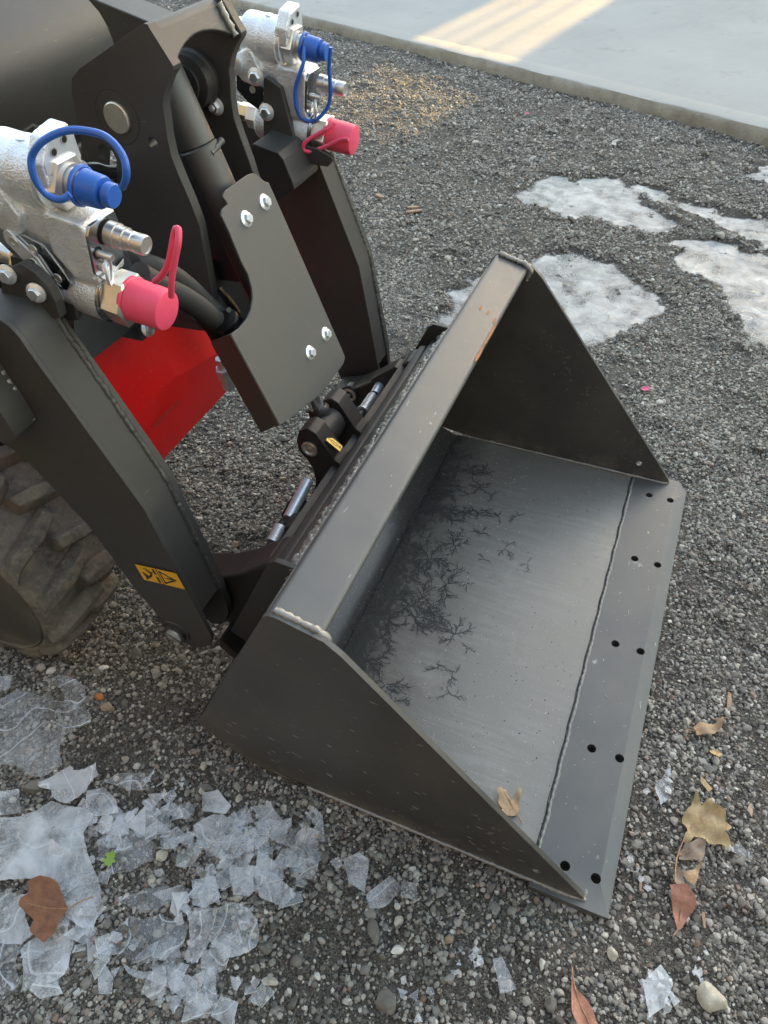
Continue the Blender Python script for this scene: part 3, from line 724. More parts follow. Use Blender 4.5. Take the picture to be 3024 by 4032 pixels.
for i in range(46):
    x = rs.uniform(-.40, .02); y = rs.uniform(.05, 1.12); L_ = rs.uniform(.004, .03); a_ = rs.uniform(0, 3.1); w_ = rs.uniform(.0004, .0009)
    fr_ = Fr((x, y, .0164 if x < -.065 else .0202), (math.cos(a_), math.sin(a_), 0), (-math.sin(a_), math.cos(a_), 0), (0, 0, 1)); prism(bm, [(-L_ / 2, 0), (0, -w_), (L_ / 2, w_ * .4), (0, w_)], 0, .0003, fr_)
tag(finish(bm, 'scratch', M['scuff'], bucket, smooth=False), kind='stuff')
bm = bmesh.new()                       # bare streaks where the far plate was rubbed
for i in range(60):
    t_ = rs.random(); x = -.40 + t_ * .36 + rs.gauss(0, .02); z = .50 - t_ * .42 - abs(rs.gauss(.03, .03)); 
    if z < .03: continue
    L_ = rs.uniform(.003, .012); a_ = rs.uniform(0, 3.1); w_ = L_ * rs.uniform(.1, .4)
    fr_ = Fr((x, YF - .0003, z), (math.cos(a_), 0, math.sin(a_)), (-math.sin(a_), 0, math.cos(a_)), (0, 1, 0)); prism(bm, [(-L_ / 2, 0), (-L_ * .2, -w_), (L_ * .3, -w_ * .7), (L_ / 2, w_ * .4), (0, w_)], 0, .0002, fr_)
tag(finish(bm, 'dried_mud', M['mud'], bucket, smooth=False), kind='stuff')
# rust scars
def blotch(name, fr, pts, h, mt, par):
    bm = bmesh.new(); prism(bm, pts, 0, h, fr); return finish(bm, name, mt, par, smooth=False)
for sx, yy, L in ((.4, .93, .012), (.62, .925, .010), (.86, .905, .012), (.93, .845, .060), (.97, .77, .04)):
    p0 = Vector((-.5485, yy, .6535)).lerp(Vector((-.4555, yy, .6285)), sx if sx < .93 else .93); nrm = Vector((.26, 0, .966)); fr_ = Fr(p0 + nrm * .0003, (0, 1, 0), (.966, 0, -.26), nrm)
    pts = [(L * (math.cos(a) * rnd.uniform(.7, 1.1)), .0035 * math.sin(a) * rnd.uniform(.6, 1.2)) for a in np.linspace(0, 5.9, 14)]
    blotch('rust_patch', fr_, pts, .0003, M['rust'], bucket)

# ------------------------------------------------------------------ the loader
loader = thing('compact_loader', 'compact red and dark grey loader holding the bucket on its lift arms', 'loader', (-1.4, .57, 0))
def hexbolt(par, p, d, af, name='bolt', flange=True, nut=False, mt=None):
    mt = mt or M['zinc']; bm = bmesh.new(); p = Vector(p); d = Vector(d).normalized()
    if flange: lathe(bm, p, d, [(0, af * .98), (af * .12, af * .96), (af * .30, af * .62)], 24)
    r = af / math.sqrt(3) * 1.0
    lathe(bm, p + d * af * .12, d, [(0, r * 1.1), (af * .52, r * 1.1), (af * .60, r * .93)], 6)
    lathe(bm, p + d * af * .70, d, [(0, r * .86), (af * .02, r * .84)], 20)
    if nut: lathe(bm, p + d * af * .6, d, [(0, af * .34), (af * .42, af * .33), (af * .46, af * .28)], 16)
    return finish(bm, name, mt, par, bevel=0, ang=25)
# lift arms, alike: outline of the outer and of the inner plate in (x, z)
ARM_O = [(-1.4293, 0.9585), (-1.1176, 1.0074), (-0.984, 1.0067), (-0.972, 1.0002), (-0.9604, 0.9829), (-0.9548, 0.963), (-0.8457, 0.6672), (-0.8401, 0.6269), (-0.8037, 0.3734), (-0.8002, 0.3479)]
ARM_O2 = [(-0.7943, 0.3026), (-0.8049, 0.2725), (-0.8239, 0.251), (-0.856, 0.2308), (-0.8969, 0.2385), (-0.9332, 0.3277), (-0.9633, 0.402), (-0.9888, 0.4971), (-1.0114, 0.5682), (-1.0441, 0.6258), (-1.0721, 0.6783), (-1.1048, 0.719), (-1.133, 0.7319), (-1.2906, 0.7443), (-1.6741, 0.6832)]
ARM_I = [(-1.2421, 0.9763), (-1.0372, 0.9742), (-0.9874, 0.9665), (-0.9701, 0.9603), (-0.857, 0.6798), (-0.8502, 0.6475), (-0.8112, 0.4074), (-0.8062, 0.305)]
ARM_I2 = [(-0.8086, 0.2768), (-0.8258, 0.2349), (-0.8458, 0.2155), (-0.8657, 0.2087), (-0.896, 0.2273), (-0.9441, 0.3233), (-0.9969, 0.4609), (-1.0617, 0.5972), (-1.1199, 0.7195), (-1.3534, 0.807)]
print('arm', ARM_O[6:8], ARM_I[3:5])
def lift_arm(dy, near):
    a = bpy.data.objects.new('lift_arm', None); COL.objects.link(a); a.parent = loader; a.location = Vector((-.9, .1 + dy, .3)) - loader.location
    Y0 = .060 + dy
    plate('side_plate', ARM_O + ARM_O2, Y0, Y0 + .010, M['frame'], a, .0018)
    plate('side_plate', ARM_I + ARM_I2, Y0 + .080, Y0 + .098, M['frame'], a, .0018)
    F = [Vector(p) for p in ARM_O]; off = []
    for i, p in enumerate(F):
        d = (F[min(i + 1, len(F) - 1)] - F[max(i - 1, 0)]).normalized(); off.append(p + Vector((d.y, -d.x)) * .006)
    off2 = [p + (p - q) * 1.0 for p, q in zip(off, F)]
    # cover sheet: recessed, stops short of the pin
    L1 = [tuple(p) for p in off[:-1]]; L2 = []
    for i, p in enumerate(F[:-1]):
        d = (F[i + 1] - F[max(i - 1, 0)]).normalized(); L2.append(tuple(p + Vector((d.y, -d.x)) * .013))
    plate('cover_plate', L1 + L2[::-1], Y0 + .0105, Y0 + .0795, M['frame'], a, .001)
    B = [Vector(p) for p in ARM_O2[4:]]; b1 = []; b2 = []
    for i, p in enumerate(B):
        d = (B[min(i + 1, len(B) - 1)] - B[max(i - 1, 0)]).normalized(); b1.append(tuple(p + Vector((d.y, -d.x)) * .006)); b2.append(tuple(p + Vector((d.y, -d.x)) * .013))
    plate('cover_plate', b1 + b2[::-1], Y0 + .0105, Y0 + .0795, M['frame'], a, .001)
    weld('weld_bead', [(x, Y0 + .0775, z) for x, z in [tuple(F[i] + Vector(((F[i + 1] - F[i - 1]).normalized().y, -(F[i + 1] - F[i - 1]).normalized().x)) * .0085) for i in range(4, len(F) - 1)]], .0066, M['frame'], a, .004, amp=.45)
    # pivot pin with slotted head and worn boss
    px, pz = [-0.8882, 0.2734]
    turned('pin_boss', (px, Y0 + .001, pz), (0, -1, 0), [(0, .031), (.0035, .030), (.0045, .026)], M['frame'], a, 32)
    turned('collar', (px, Y0 - .003, pz), (0, -1, 0), [(0, .0255), (.006, .025), (.0075, .0235)], M['cast'], a, 32)
    bm = bmesh.new(); lathe(bm, (px, Y0 - .0105, pz), (0, -1, 0), [(0, .019), (.004, .0185), (.005, .017)], 32)
    finish(bm, 'pivot_pin', M['pin'], a)
    bm = bmesh.new(); fr_ = Fr((px, Y0 - .0158, pz), (.83, 0, -.56), (.56, 0, .83), (0, 1, 0)); prism(bm, [(-.018, -.0016), (.018, -.0016), (.018, .0016), (-.018, .0016)], -.0002, .0005, fr_)
    finish(bm, 'pin_slot', M['black'], a, smooth=False)
    # ring marks where the boss is welded
    weld('boss_weld', [(px + .034 * math.cos(t_), Y0 - .0004, pz + .034 * math.sin(t_)) for t_ in np.linspace(.2, 3.0, 9)], .0034, M['frame'], a)
    turned('inner_boss', (px, Y0 + .098, pz), (0, 1, 0), [(0, .034), (.004, .033)], M['frame'], a)
    return a
armN = lift_arm(0, True); armF = lift_arm(.912, False)
# warning decal on the near arm, pictograms as flat print
dO = (-0.9277, 0.0588, 0.489); dA = (-0.8229, 0.0588, 0.5064); dB = (-0.9195, 0.0588, 0.4391)
dO, dA, dB = Vector(dO), Vector(dA), Vector(dB)
def dec(u, v, k=0): return dO + (dA - dO) * u + (dB - dO) * v + Vector((0, -.0004 * k, 0))
def flat(bm, pts, k, mi=0, th=.0003):
    a = [bm.verts.new(dec(u, v, k)) for u, v in pts]; b = [bm.verts.new(dec(u, v, k) + Vector((0, th, 0))) for u, v in pts]
    fs = [bm.faces.new(a), bm.faces.new(b[::-1])] + [bm.faces.new((a[i], a[(i + 1) % len(a)], b[(i + 1) % len(a)], b[i])) for i in range(len(a))]
    for f in fs: f.material_index = mi
bm = bmesh.new(); flat(bm, [(0, 0), (1, 0), (1, 1), (0, 1)], 1, 1)
flat(bm, [(.02, .05), (.485, .05), (.485, .95), (.02, .95)], 2, 0); flat(bm, [(.515, .05), (.98, .05), (.98, .95), (.515, .95)], 2, 0)
S_ = 3
# triangle with exclamation mark, the print turned on its side
TR = [(.545, .10), (.545, .90), (.90, .50)]; TI = [(.578, .23), (.578, .77), (.832, .50)]
for i in range(3):
    j = (i + 1) % 3; flat(bm, [TR[i], TR[j], TI[j], TI[i]], 3, 1)
flat(bm, [(.65, .475), (.65, .525), (.79, .55), (.80, .5), (.79, .45)], 3, 1); flat(bm, circ(.615, .5, .016, 8), 3, 1)
# crushed figure under a falling bar
flat(bm, [(.40, .10), (.455, .10), (.455, .44), (.40, .40)], 3, 1); flat(bm, [(.40, .53), (.455, .55), (.455, .90), (.40, .90)], 3, 1)
flat(bm, circ(.355, .33, .028, 10), 3, 1)
flat(bm, [(.22, .60), (.27, .52), (.30, .40), (.335, .36), (.345, .46), (.30, .60), (.27, .66), (.24, .68)], 3, 1)
flat(bm, [(.29, .42), (.18, .20), (.195, .17), (.32, .38)], 3, 1); flat(bm, [(.32, .39), (.235, .14), (.25, .13), (.34, .37)], 3, 1)
flat(bm, [(.22, .60), (.12, .42), (.10, .48), (.13, .74), (.10, .86), (.12, .90), (.17, .76), (.20, .80), (.21, .74), (.24, .68)], 3, 1)
o = finish(bm, 'warning_decal', [M['orange'], M['ink']], armN, smooth=False, label='orange warning decal with a crushed figure and an exclamation triangle')
# welded bracket on the near arm at the frame edge
bk = rounded([(-1.0328, 0.9961), (-1.0259, 0.912), (-1.0151, 0.8763), (-1.0076, 0.8276), (-1.0086, 0.8177), (-1.0353, 0.7991), (-1.0534, 0.7948), (-1.1569, 0.7848)], {4: .006, 5: .006})
bki = [(-1.0882, 0.9018), (-1.07, 0.8451), (-1.0525, 0.8079), (-1.1484, 0.7993)]
plate('stop_bracket', bk, .012, .0595, M['frame'], armN, .002, holes=[bki])
weld('weld_bead', [(-1.0317, 0.056, 0.9118), (-1.0207, 0.056, 0.8724), (-1.0142, 0.056, 0.8212)], .006, M['weld'], armN)

# quick hitch
hitch = bpy.data.objects.new('quick_hitch', None); COL.objects.link(hitch); hitch.parent = loader; hitch.location = Vector((-.75, .57, .35)) - loader.location
px, pz = [-0.8882, 0.2734]
EAR = rounded([(px - .045, pz + .015), (px - .02, pz + .052), (px + .045, pz + .075), (-.775, .395), (-.690, .470), (-.660, .474), (-.665, .40), (-.795, .170), (-.835, .165), (px - .01, pz - .048)], .022, 5)
for y0, y1 in ((.170, .250), (.895, .965)):
    plate('hitch_ear', EAR, y0, y1, M['cast'], hitch, .008, seg=3)
plate('hitch_beam', rounded([(-.6535, .486), (-.653, .45), (-.69, .44), (-.678, .478)], .009), .17, .968, M['cast'], hitch, .003)
plate('hitch_plate', [(-.705, .46), (-.690, .452), (-.800, .200), (-.815, .206)], .19, .945, M['cast'], hitch, .002)
LUG = rounded([(-0.79, 0.5058), (-0.7797, 0.5337), (-0.7583, 0.5487), (-0.7384, 0.5391), (-0.7256, 0.5184), (-0.6994, 0.4762), (-0.6793, 0.4625), (-0.7082, 0.4089), (-0.7434, 0.3401), (-0.7863, 0.2508), (-0.7913, 0.2666), (-0.7624, 0.3456), (-0.7534, 0.3933), (-0.7567, 0.4273), (-0.7694, 0.4535), (-0.7873, 0.4739)], .012, 4)
tx, tz = [-0.7574, 0.4906]
for y0, y1 in ((.480, .527), (.596, .642)):
    plate('tilt_lug', LUG, y0, y1, M['cast'], hitch, .005, seg=3)
turned('tilt_pin', (tx, .479, tz), (0, -1, 0), [(-.03, .0195), (.003, .0195), (.0042, .018), (.0042, .0135), (.001, .012), (.0008, .006), (.0035, .005), (.0036, .0001)], M['pin'], hitch, 32)
farpin = (-0.8595, 0.892, 0.3231)
turned('pivot_pin', farpin, (0, -1, 0), [(-.03, .021), (.004, .021), (.0052, .019), (.0052, .0135), (.001, .012), (.0008, .005), (.004, .004), (.0042, .0001)], M['pin'], hitch, 32, label='far pivot pin with a grease nipple')
turned('collar', Vector(farpin) + Vector((0, .004, 0)), (0, -1, 0), [(0, .027), (.005, .0265), (.006, .024)], M['cast'], hitch, 32)
# greaser on the far lug
gp = Vector((-0.7481, 0.635, 0.5105))
gn_ = Vector((.5, 0, .85))
turned('grease_nipple', gp, gn_, [(0, .006), (.0012, .006), (.0013, .0035), (-.001, .003)], M['white'], hitch, 16)
# yellow cylinder decal on the near lug
c0, c1, c3 = [(-0.7297, 0.514, 0.506), (-0.6975, 0.514, 0.483), (-0.7245, 0.49, 0.5114)]
c0, c1, c3 = Vector(c0), Vector(c1), Vector(c3); nn = (c1 - c0).cross(c3 - c0).normalized(); nn = nn if nn.z > 0 else -nn
def ply(bm, pts, k, mi, th=.0003):
    a = [bm.verts.new(c0 + (c1 - c0) * u + (c3 - c0) * v + nn * (.0068 + .0004 * k)) for u, v in pts]; b = [bm.verts.new(x.co - nn * th) for x in a]
    fs = [bm.faces.new(a), bm.faces.new(b[::-1])] + [bm.faces.new((a[i], a[(i + 1) % len(a)], b[(i + 1) % len(a)], b[i])) for i in range(len(a))]
    for f in fs: f.material_index = mi
bm = bmesh.new(); ply(bm, [(0, 0), (1, 0), (1, 1), (0, 1)], 0, 0)
oc = [(.3, .3), (.66, .3), (.72, .5), (.66, .7), (.3, .7), (.24, .5)]; ic = [(.31, .38), (.65, .38), (.68, .5), (.65, .62), (.31, .62), (.28, .5)]
for i in range(6): j = (i + 1) % 6; ply(bm, [oc[i], oc[j], ic[j], ic[i]], 1, 1)
ply(bm, [(.06, .46), (.24, .46), (.24, .54), (.06, .54)], 1, 1); ply(bm, [(.72, .46), (.86, .46), (.86, .54), (.72, .54)], 1, 1); ply(bm, [(.84, .2), (.95, .35), (.95, .62), (.87, .62), (.87, .5), (.84, .46)], 1, 1)
finish(bm, 'cylinder_decal', [M['yellow'], M['ink']], hitch, smooth=False, label='small yellow decal with a cylinder outline')
# spring-loaded locking pins
def locking_pin(h0, h1, s0, s1, tabp, hr, tab_y):
    h0, h1, s0, s1 = map(Vector, (h0, h1, s0, s1)); d = (h1 - h0).normalized(); e = (s1 - s0).normalized()
    P = bpy.data.objects.new('locking_pin', None); COL.objects.link(P); P.parent = loader; P.location = h0 - loader.location
    bm = bmesh.new(); lathe(bm, h0, d, [(0, hr), ((h1 - h0).length, hr), ((h1 - h0).length + .0015, hr * .8)], 20); finish(bm, 'pin_handle', M['zinc'], P)
    spring('spring', s0, s1, .0125, .0017, 13, M['zinc'], P)
    turned('spring_washer', s1, e, [(0, .017), (.002, .017), (.0022, .010), (-.001, .010)], M['zinc'], P, 24)
    turned('pin_sleeve', s0, e, [(-.01, .0085), ((s1 - s0).length + .05, .0115)], M['cast'], P, 20)
    tube('cross_pin', [s1 - basis(e)[0] * .03, s1 + basis(e)[0] * .004], .002, M['zinc'], P)
locking_pin((-0.755, 0.3481, 0.3945), (-0.755, 0.4481, 0.419), (-0.755, 0.3142, 0.4034), (-0.755, 0.2746, 0.3929), None, .0132, .3)
locking_pin((-0.76, 0.8464, 0.3817), (-0.76, 0.9153, 0.3922), (-0.76, 0.8342, 0.3854), (-0.76, 0.7655, 0.3847), None, .0135, .8)
ty = (-0.755, 0.3443, 0.4062)
plate('pin_tab', rounded([(-.772, ty[2] - .018), (-.700, .440), (-.675, .42), (-.745, ty[2] - .040), (-.775, ty[2] - .030)], .012), ty[1] - .036, ty[1] + .012, M['cast'], hitch, .004)
ty = (-0.76, 0.8776, 0.4036)
plate('pin_tab', rounded([(-.785, ty[2] + .0), (-.71, .465), (-.69, .43), (-.76, ty[2] - .03), (-.785, ty[2] - .025)], .012), ty[1] + .0, ty[1] + .045, M['cast'], hitch, .004)
plate('side_bar', rounded([(-.87, .17), (-.86, .13), (-.74, .32), (-.765, .345)], .008), .262, .276, M['cast'], hitch, .003)
plate('side_bar', rounded([(-.83, .30), (-.80, .36), (-.76, .37), (-.74, .30), (-.77, .26)], .012), .42, .44, M['frame'], hitch, .003)

# tower that carries the tilt cylinder
tower = bpy.data.objects.new('tilt_tower', None); COL.objects.link(tower); tower.parent = loader; tower.location = Vector((-1.0, .57, 1.0)) - loader.location
TW = [(-0.9325, 1.2866), (-0.9263, 1.2855), (-0.9234, 1.2795), (-0.8957, 1.2339), (-0.8969, 1.228), (-0.9098, 1.2146), (-0.9241, 1.1948), (-0.9325, 1.1748), (-0.9338, 1.1586), (-0.9379, 1.1287), (-0.9384, 1.098), (-0.9325, 1.071), (-0.92, 1.0251), (-0.9116, 0.984), (-0.9144, 0.9208), (-0.922, 0.7835), (-0.9581, 0.7598), (-1.086, 0.7487), (-1.192, 0.8736), (-1.1227, 1.1133), (-1.1204, 1.1407), (-1.112, 1.1825), (-1.103, 1.2011), (-1.0806, 1.2168)]
slot = [(-1.092, 1.0947), (-1.0839, 1.1019), (-1.0764, 1.1043), (-1.0679, 1.0993), (-1.0616, 1.092), (-1.0581, 1.0803), (-1.0759, 1.0278), (-1.1116, 1.0447)]
hole = [(-0.9698, 1.1158)][0]
plate('tower_plate', rounded(TW, {0: .006, 4: .01, 17: .03, 18: .03, 19: .02}, 3), .460, .480, M['frame'], tower, .002, holes=[slot, circ(hole[0], hole[1], .0095, 16)])
plate('tower_plate', rounded(TW, {0: .006, 4: .01, 17: .03, 18: .03, 19: .02}, 3), .662, .682, M['frame'], tower, .002)
tp = (-1.0303, 0.46, 1.1494)
turned('tower_pin', tp, (0, -1, 0), [(-.02, .0245), (.0035, .0245), (.005, .0225), (.005, .0001)], M['pin'], tower, 36)
turned('pin_plate', (tp[0], .4606, tp[2]), (0, -1, 0), [(-.004, .0415), (.0002, .0415), (.0010, .0405), (.0010, .0001)], M['frame'], tower, 40)
turned('pin_groove', (tp[0], .4604, tp[2]), (0, -1, 0), [(0, .0425), (.0005, .0425)], M['black'], tower, 40)
plate('boom_beam', [(-1.5226, 1.23), (-1.4676, 1.1984), (-1.2907, 1.1531), (-1.2771, 1.11), (-1.4491, 1.0935), (-1.4809, 1.1823), (-1.5503, 1.2064)], .972, 1.07, M['frame'], loader, .003)
# bridge plate between the tower plates with an arched cut-out
b0 = Vector(([-0.9234, 1.2795])); b1 = Vector(([-0.8967, 1.2305]))
bd = (b1 - b0).normalized(); bn = Vector((-bd.y, bd.x)); bn = bn if bn.x > 0 else -bn; Lb = (b1 - b0).length
frb = Fr((b0.x, .48, b0.y), (0, 1, 0), (bd.x, 0, bd.y), (bn.x, 0, bn.y))
arch = [(0, .0), (.182, .0), (.182, Lb * .98)] + [(.182 - .182 * s, Lb * (.98 - .50 * math.sin(PI * s) ** .8)) for s in np.linspace(.08, .92, 13)] + [(0, Lb * 1.0)]
plate('bridge_plate', arch, -.022, -.008, M['frame'], tower, .003, fr=frb)
bm = bmesh.new(); fr2 = Fr((b0.x, .48, b0.y), (-.85, 0, -.35), (-bd.x, 0, -bd.y), (0, 1, 0))
tube('bridge_roll', [Vector(frb(0.0, .004, -.026)), Vector(frb(.182, .004, -.026))], .018, M['frame'], tower, 16)
weld('weld_bead', [frb(.176, s * Lb, -.006) for s in (0.02, .3, .6, .95)], .006, M['weld'], tower)
np_ = (-0.9717, 0.66, 1.1152)
hexbolt(tower, np_, (0, -1, 0), .0165, 'lock_nut', nut=True)
cyt = Vector((-1.012, .57, 1.20))
turned('upper_boss', (-1.006, .661, 1.158), (0, -1, 0), [(0, .050), (.010, .050), (.014, .046), (.03, .044), (.034, .03), (.04, .03)], M['cast'], tower, 40)
# tilt cylinder
CA = Vector((-.977, .57, 1.116)); CB = Vector((tx - .004, .57, tz - .004)); cd = (CB - CA).normalized()
cyl = bpy.data.objects.new('tilt_cylinder', None); COL.objects.link(cyl); cyl.parent = loader; cyl.location = CA - loader.location
Lc = (CB - CA).length
turned('barrel', CA + cd * .042, cd, [(0, .0335), (.003, .0365), (.36, .0365), (.365, .034), (.43, .033)], M['guard'], cyl, 40)
turned('barrel_head', CA - cd * .12, cd, [(0, .030), (.01, .0335), (.16, .0335)], M['guard'], cyl, 40)
weld('port_weld', [CA + cd * .062 + Vector((.03, -.012 + .012 * k, .014 + .003 * k)) for k in range(4)], .0055, M['guard'], cyl)
turned('rod', CB - cd * .16, cd, [(0, .0195), (.14, .0195)], M['chrome'], cyl, 32)
turned('rod_neck', CB - cd * .052, cd, [(0, .022), (.005, .0255), (.010, .0255), (.024, .028), (.045, .034)], M['cast'], cyl, 32)
turned('rod_eye', CB + Vector((0, -.040, 0)), (0, 1, 0), [(0, .038), (.003, .0415), (.060, .0415), (.063, .038)], M['cast'], cyl, 40)

# guard plate bent around the cylinder
GP = Vector((-0.9302, 0.57, 1.1336)); gn = Vector((0.9358, 0, 0.3525)); gd = Vector((0.3525, 0, -0.9358))
GO = [(-0.0599, 0.1216), (-0.0446, 0.1168), (0.0331, 0.1178), (0.049, 0.1211), (0.059, 0.1274), (0.072, 0.1444), (0.0837, 0.1515), (0.0824, 0.5334), (0.0809, 0.542), (0.067, 0.5476), (0.0508, 0.5493), (-0.0519, 0.5501), (-0.1956, 0.5218), (-0.2048, 0.5172), (-0.2058, 0.3139), (-0.1766, 0.3173), (-0.1476, 0.3147), (-0.1259, 0.3077), (-0.1081, 0.2945), (-0.0981, 0.2809), (-0.0902, 0.2553), (-0.0915, 0.2311), (-0.0851, 0.1753), (-0.0849, 0.1456), (-0.0754, 0.1386), (-0.0555, 0.1375), (-0.0551, 0.1335)]
guard = bpy.data.objects.new('cylinder_guard', None); COL.objects.link(guard); guard.parent = loader; guard.location = GP - loader.location
frg = Fr(GP, (0, 1, 0), gd, gn)
print('guard', GO)
plate('guard_face', rounded(GO, {0: .006, 1: .006, 2: .006, 7: .01, 8: .01, 26: .006}, 3), -.005, 0, M['guard'], guard, .0016, fr=frg)
fy = sum(p[0] for p in (GO[13], GO[14])) / 2
FL = rounded([(-0.765, 0.6251), (-0.8394, 0.8202), (-0.8826, 0.7975), (-0.8899, 0.7884), (-0.891, 0.7748), (-0.8175, 0.5869)], {2: .01, 3: .008})
k0 = Vector(frg(GO[13][0], GO[13][1], -.0005)); k1 = Vector(frg(GO[14][0], GO[14][1], -.0005))
gb = bmesh.new()
e1 = (k1 - k0); a_ = [k0, k1]
r0 = Vector((-0.8907, 0.4, 0.7897)); r1 = Vector((-0.8979, 0.4, 0.7784)); r2 = Vector((-0.8248, 0.4, 0.5776))
nrm_ = (k1 - k0).cross(r1 - k0).normalized(); frf = Fr(k0, (k1 - k0), nrm_.cross(k1 - k0), nrm_)
def inf(p): q = Vector(p) - frf.O; return (q.dot(frf.U), q.dot(frf.V))
s_ = .0022 if nrm_.y > 0 else -.0022
plate('guard_flange', rounded([inf(k0), inf(k1), inf(r0), inf(r1), inf(r2)], {2: .008, 3: .01}), 0, s_ * 2, M['guard'], guard, .0012, fr=frf)
tube('fold_edge', [k0, k0.lerp(k1, .5), k1], .0034, M['guard'], guard, 10, 2)
for p in [(-0.0254, 0.4636), (0.0495, 0.4633), (-0.0273, 0.1768), (0.0446, 0.1746)]:
    hexbolt(guard, frg(p[0], p[1], 0), gn, .0155)

# red front cover of the chassis
def PX(x, p): return None
RB = [(-1.13, 0.5319, 0.5567)][0]
rp = [(-1.14, 0.3049, 0.7535), (-1.19, 0.5558, 0.7051), (-1.225, 0.8694, 0.5661), (-1.26, 0.9027, 0.6519), (-1.165, 0.841, 0.457), (-1.165, 0.7487, 0.356), (-1.165, 0.5549, 0.3569), (-1.125, 0.3514, 0.5653), (-1.165, 0.2625, 0.3576), (-1.13, 0.1984, 0.6287)]
bm = bmesh.new(); V = [bm.verts.new(p) for p in rp]; b = bm.verts.new(RB)
for f in ((0, 1, 'b', 7, 9), (1, 2, 4, 'b'), (1, 3, 2), ('b', 4, 5, 6, 7), (7, 6, 8), (9, 7, 8)):
    bm.faces.new([b if i == 'b' else V[i] for i in f])
ret = bmesh.ops.solidify(bm, geom=bm.faces[:], thickness=.004)
finish(bm, 'front_cover', M['red'], loader, .003, ang=25, label='glossy red folded front cover')
# faint embossed number on the red cover
def emboss(txt, p0, p1, h, par):
    p0, p1 = Vector(p0), Vector(p1); d = (p1 - p0).normalized()
    cu = bpy.data.curves.new('serial', 'FONT'); cu.body = txt; cu.size = h; cu.extrude = .0003; cu.space_character = 1.02
    o = bpy.data.objects.new('serial', cu); COL.objects.link(o); bpy.context.view_layer.update()
    me = bpy.data.meshes.new_from_object(o); bpy.data.objects.remove(o)
    n = Vector((0.9852, 0.0192, -0.1703)); n = (n - d * n.dot(d)).normalized(); u = n.cross(d)
    mw = Matrix((( *d, 0), (*u, 0), (*n, 0), (0, 0, 0, 1))).transposed(); mw.translation = p0 + n * .001
    me.transform(mw); return me
m_, t_, p_ = mat('red_scuffed'); p_.inputs['Base Color'].default_value = (.52, .09, .06, 1); p_.inputs['Roughness'].default_value = .5
tx0 = (-1.16, 0.4647, 0.4712); tx1 = (-1.16, 0.5369, 0.4624)
me = emboss('0P25660301', (-1.1363, 0.4194, 0.4841), (-1.1386, 0.5255, 0.483), .021, None); link('stamped_number', me, m_, loader)

# dark chassis behind the cover
plate('chassis_frame', [(-1.9, .48), (-1.25, .46), (-1.30, .70), (-1.36, 1.0), (-1.9, 1.0)], .37, .74, M['black'], loader, .01)
plate('axle_housing', rounded([(-1.85, .2), (-1.62, .18), (-1.56, .26), (-1.6, .36), (-1.8, .4)], .04), .16, 1.0, M['black'], loader, .01)
cb = [(-1.1, 0.2356, 0.7649), (-1.1, 0.309, 0.7649), (-1.1, 0.3801, 0.7626), (-1.1, 0.4569, 0.762), (-1.12, 0.445, 0.7807), (-1.16, 0.4268, 0.849), (-1.16, 0.3758, 0.8953)]
bm = bmesh.new(); vs_ = [bm.verts.new(p) for p in cb]; bm.faces.new(vs_); bmesh.ops.solidify(bm, geom=bm.faces[:], thickness=-.008)
finish(bm, 'cross_member', M['frame'], loader, .002)
cb = [(-1.104, 0.3839, 0.7594), (-1.104, 0.4354, 0.7178), (-1.104, 0.4932, 0.7188), (-1.13, 0.5407, 0.7256), (-1.12, 0.4722, 0.7656)]
bm = bmesh.new(); vs_ = [bm.verts.new(p) for p in cb]; bm.faces.new(vs_); bmesh.ops.solidify(bm, geom=bm.faces[:], thickness=-.006)
finish(bm, 'mounting_tab', M['black'], loader, .002)
hexbolt(loader, (-1.095, 0.4508, 0.7407), (.9, -.1, .35), .017)
cb = [(-1.04, 0.6315, 0.7334), (-1.04, 0.6146, 0.8328), (-1.04, 0.7877, 0.7137), (-1.04, 0.7244, 0.5147), (-1.04, 0.6841, 0.5717)]
bm = bmesh.new(); vs_ = [bm.verts.new(p) for p in cb]; bm.faces.new(vs_); bmesh.ops.solidify(bm, geom=bm.faces[:], thickness=.008)
finish(bm, 'dark_filler', M['black'], loader, .002)  # black sheet added to darken the gap beside the cylinder barrel
# fitting behind the guard
fq = (-1.02, 0.5699, 0.5913); fq2 = (-1.02, 0.5786, 0.5172)
fd = Vector(fq2) - Vector(fq)
turned('hose_fitting', fq, fd, [(-.02, .012), (fd.length * .1, .012), (fd.length * .12, .019), (fd.length * .5, .019), (fd.length * .52, .015), (fd.length * .9, .016), (fd.length, .011)], M['zinc'], loader, 6)

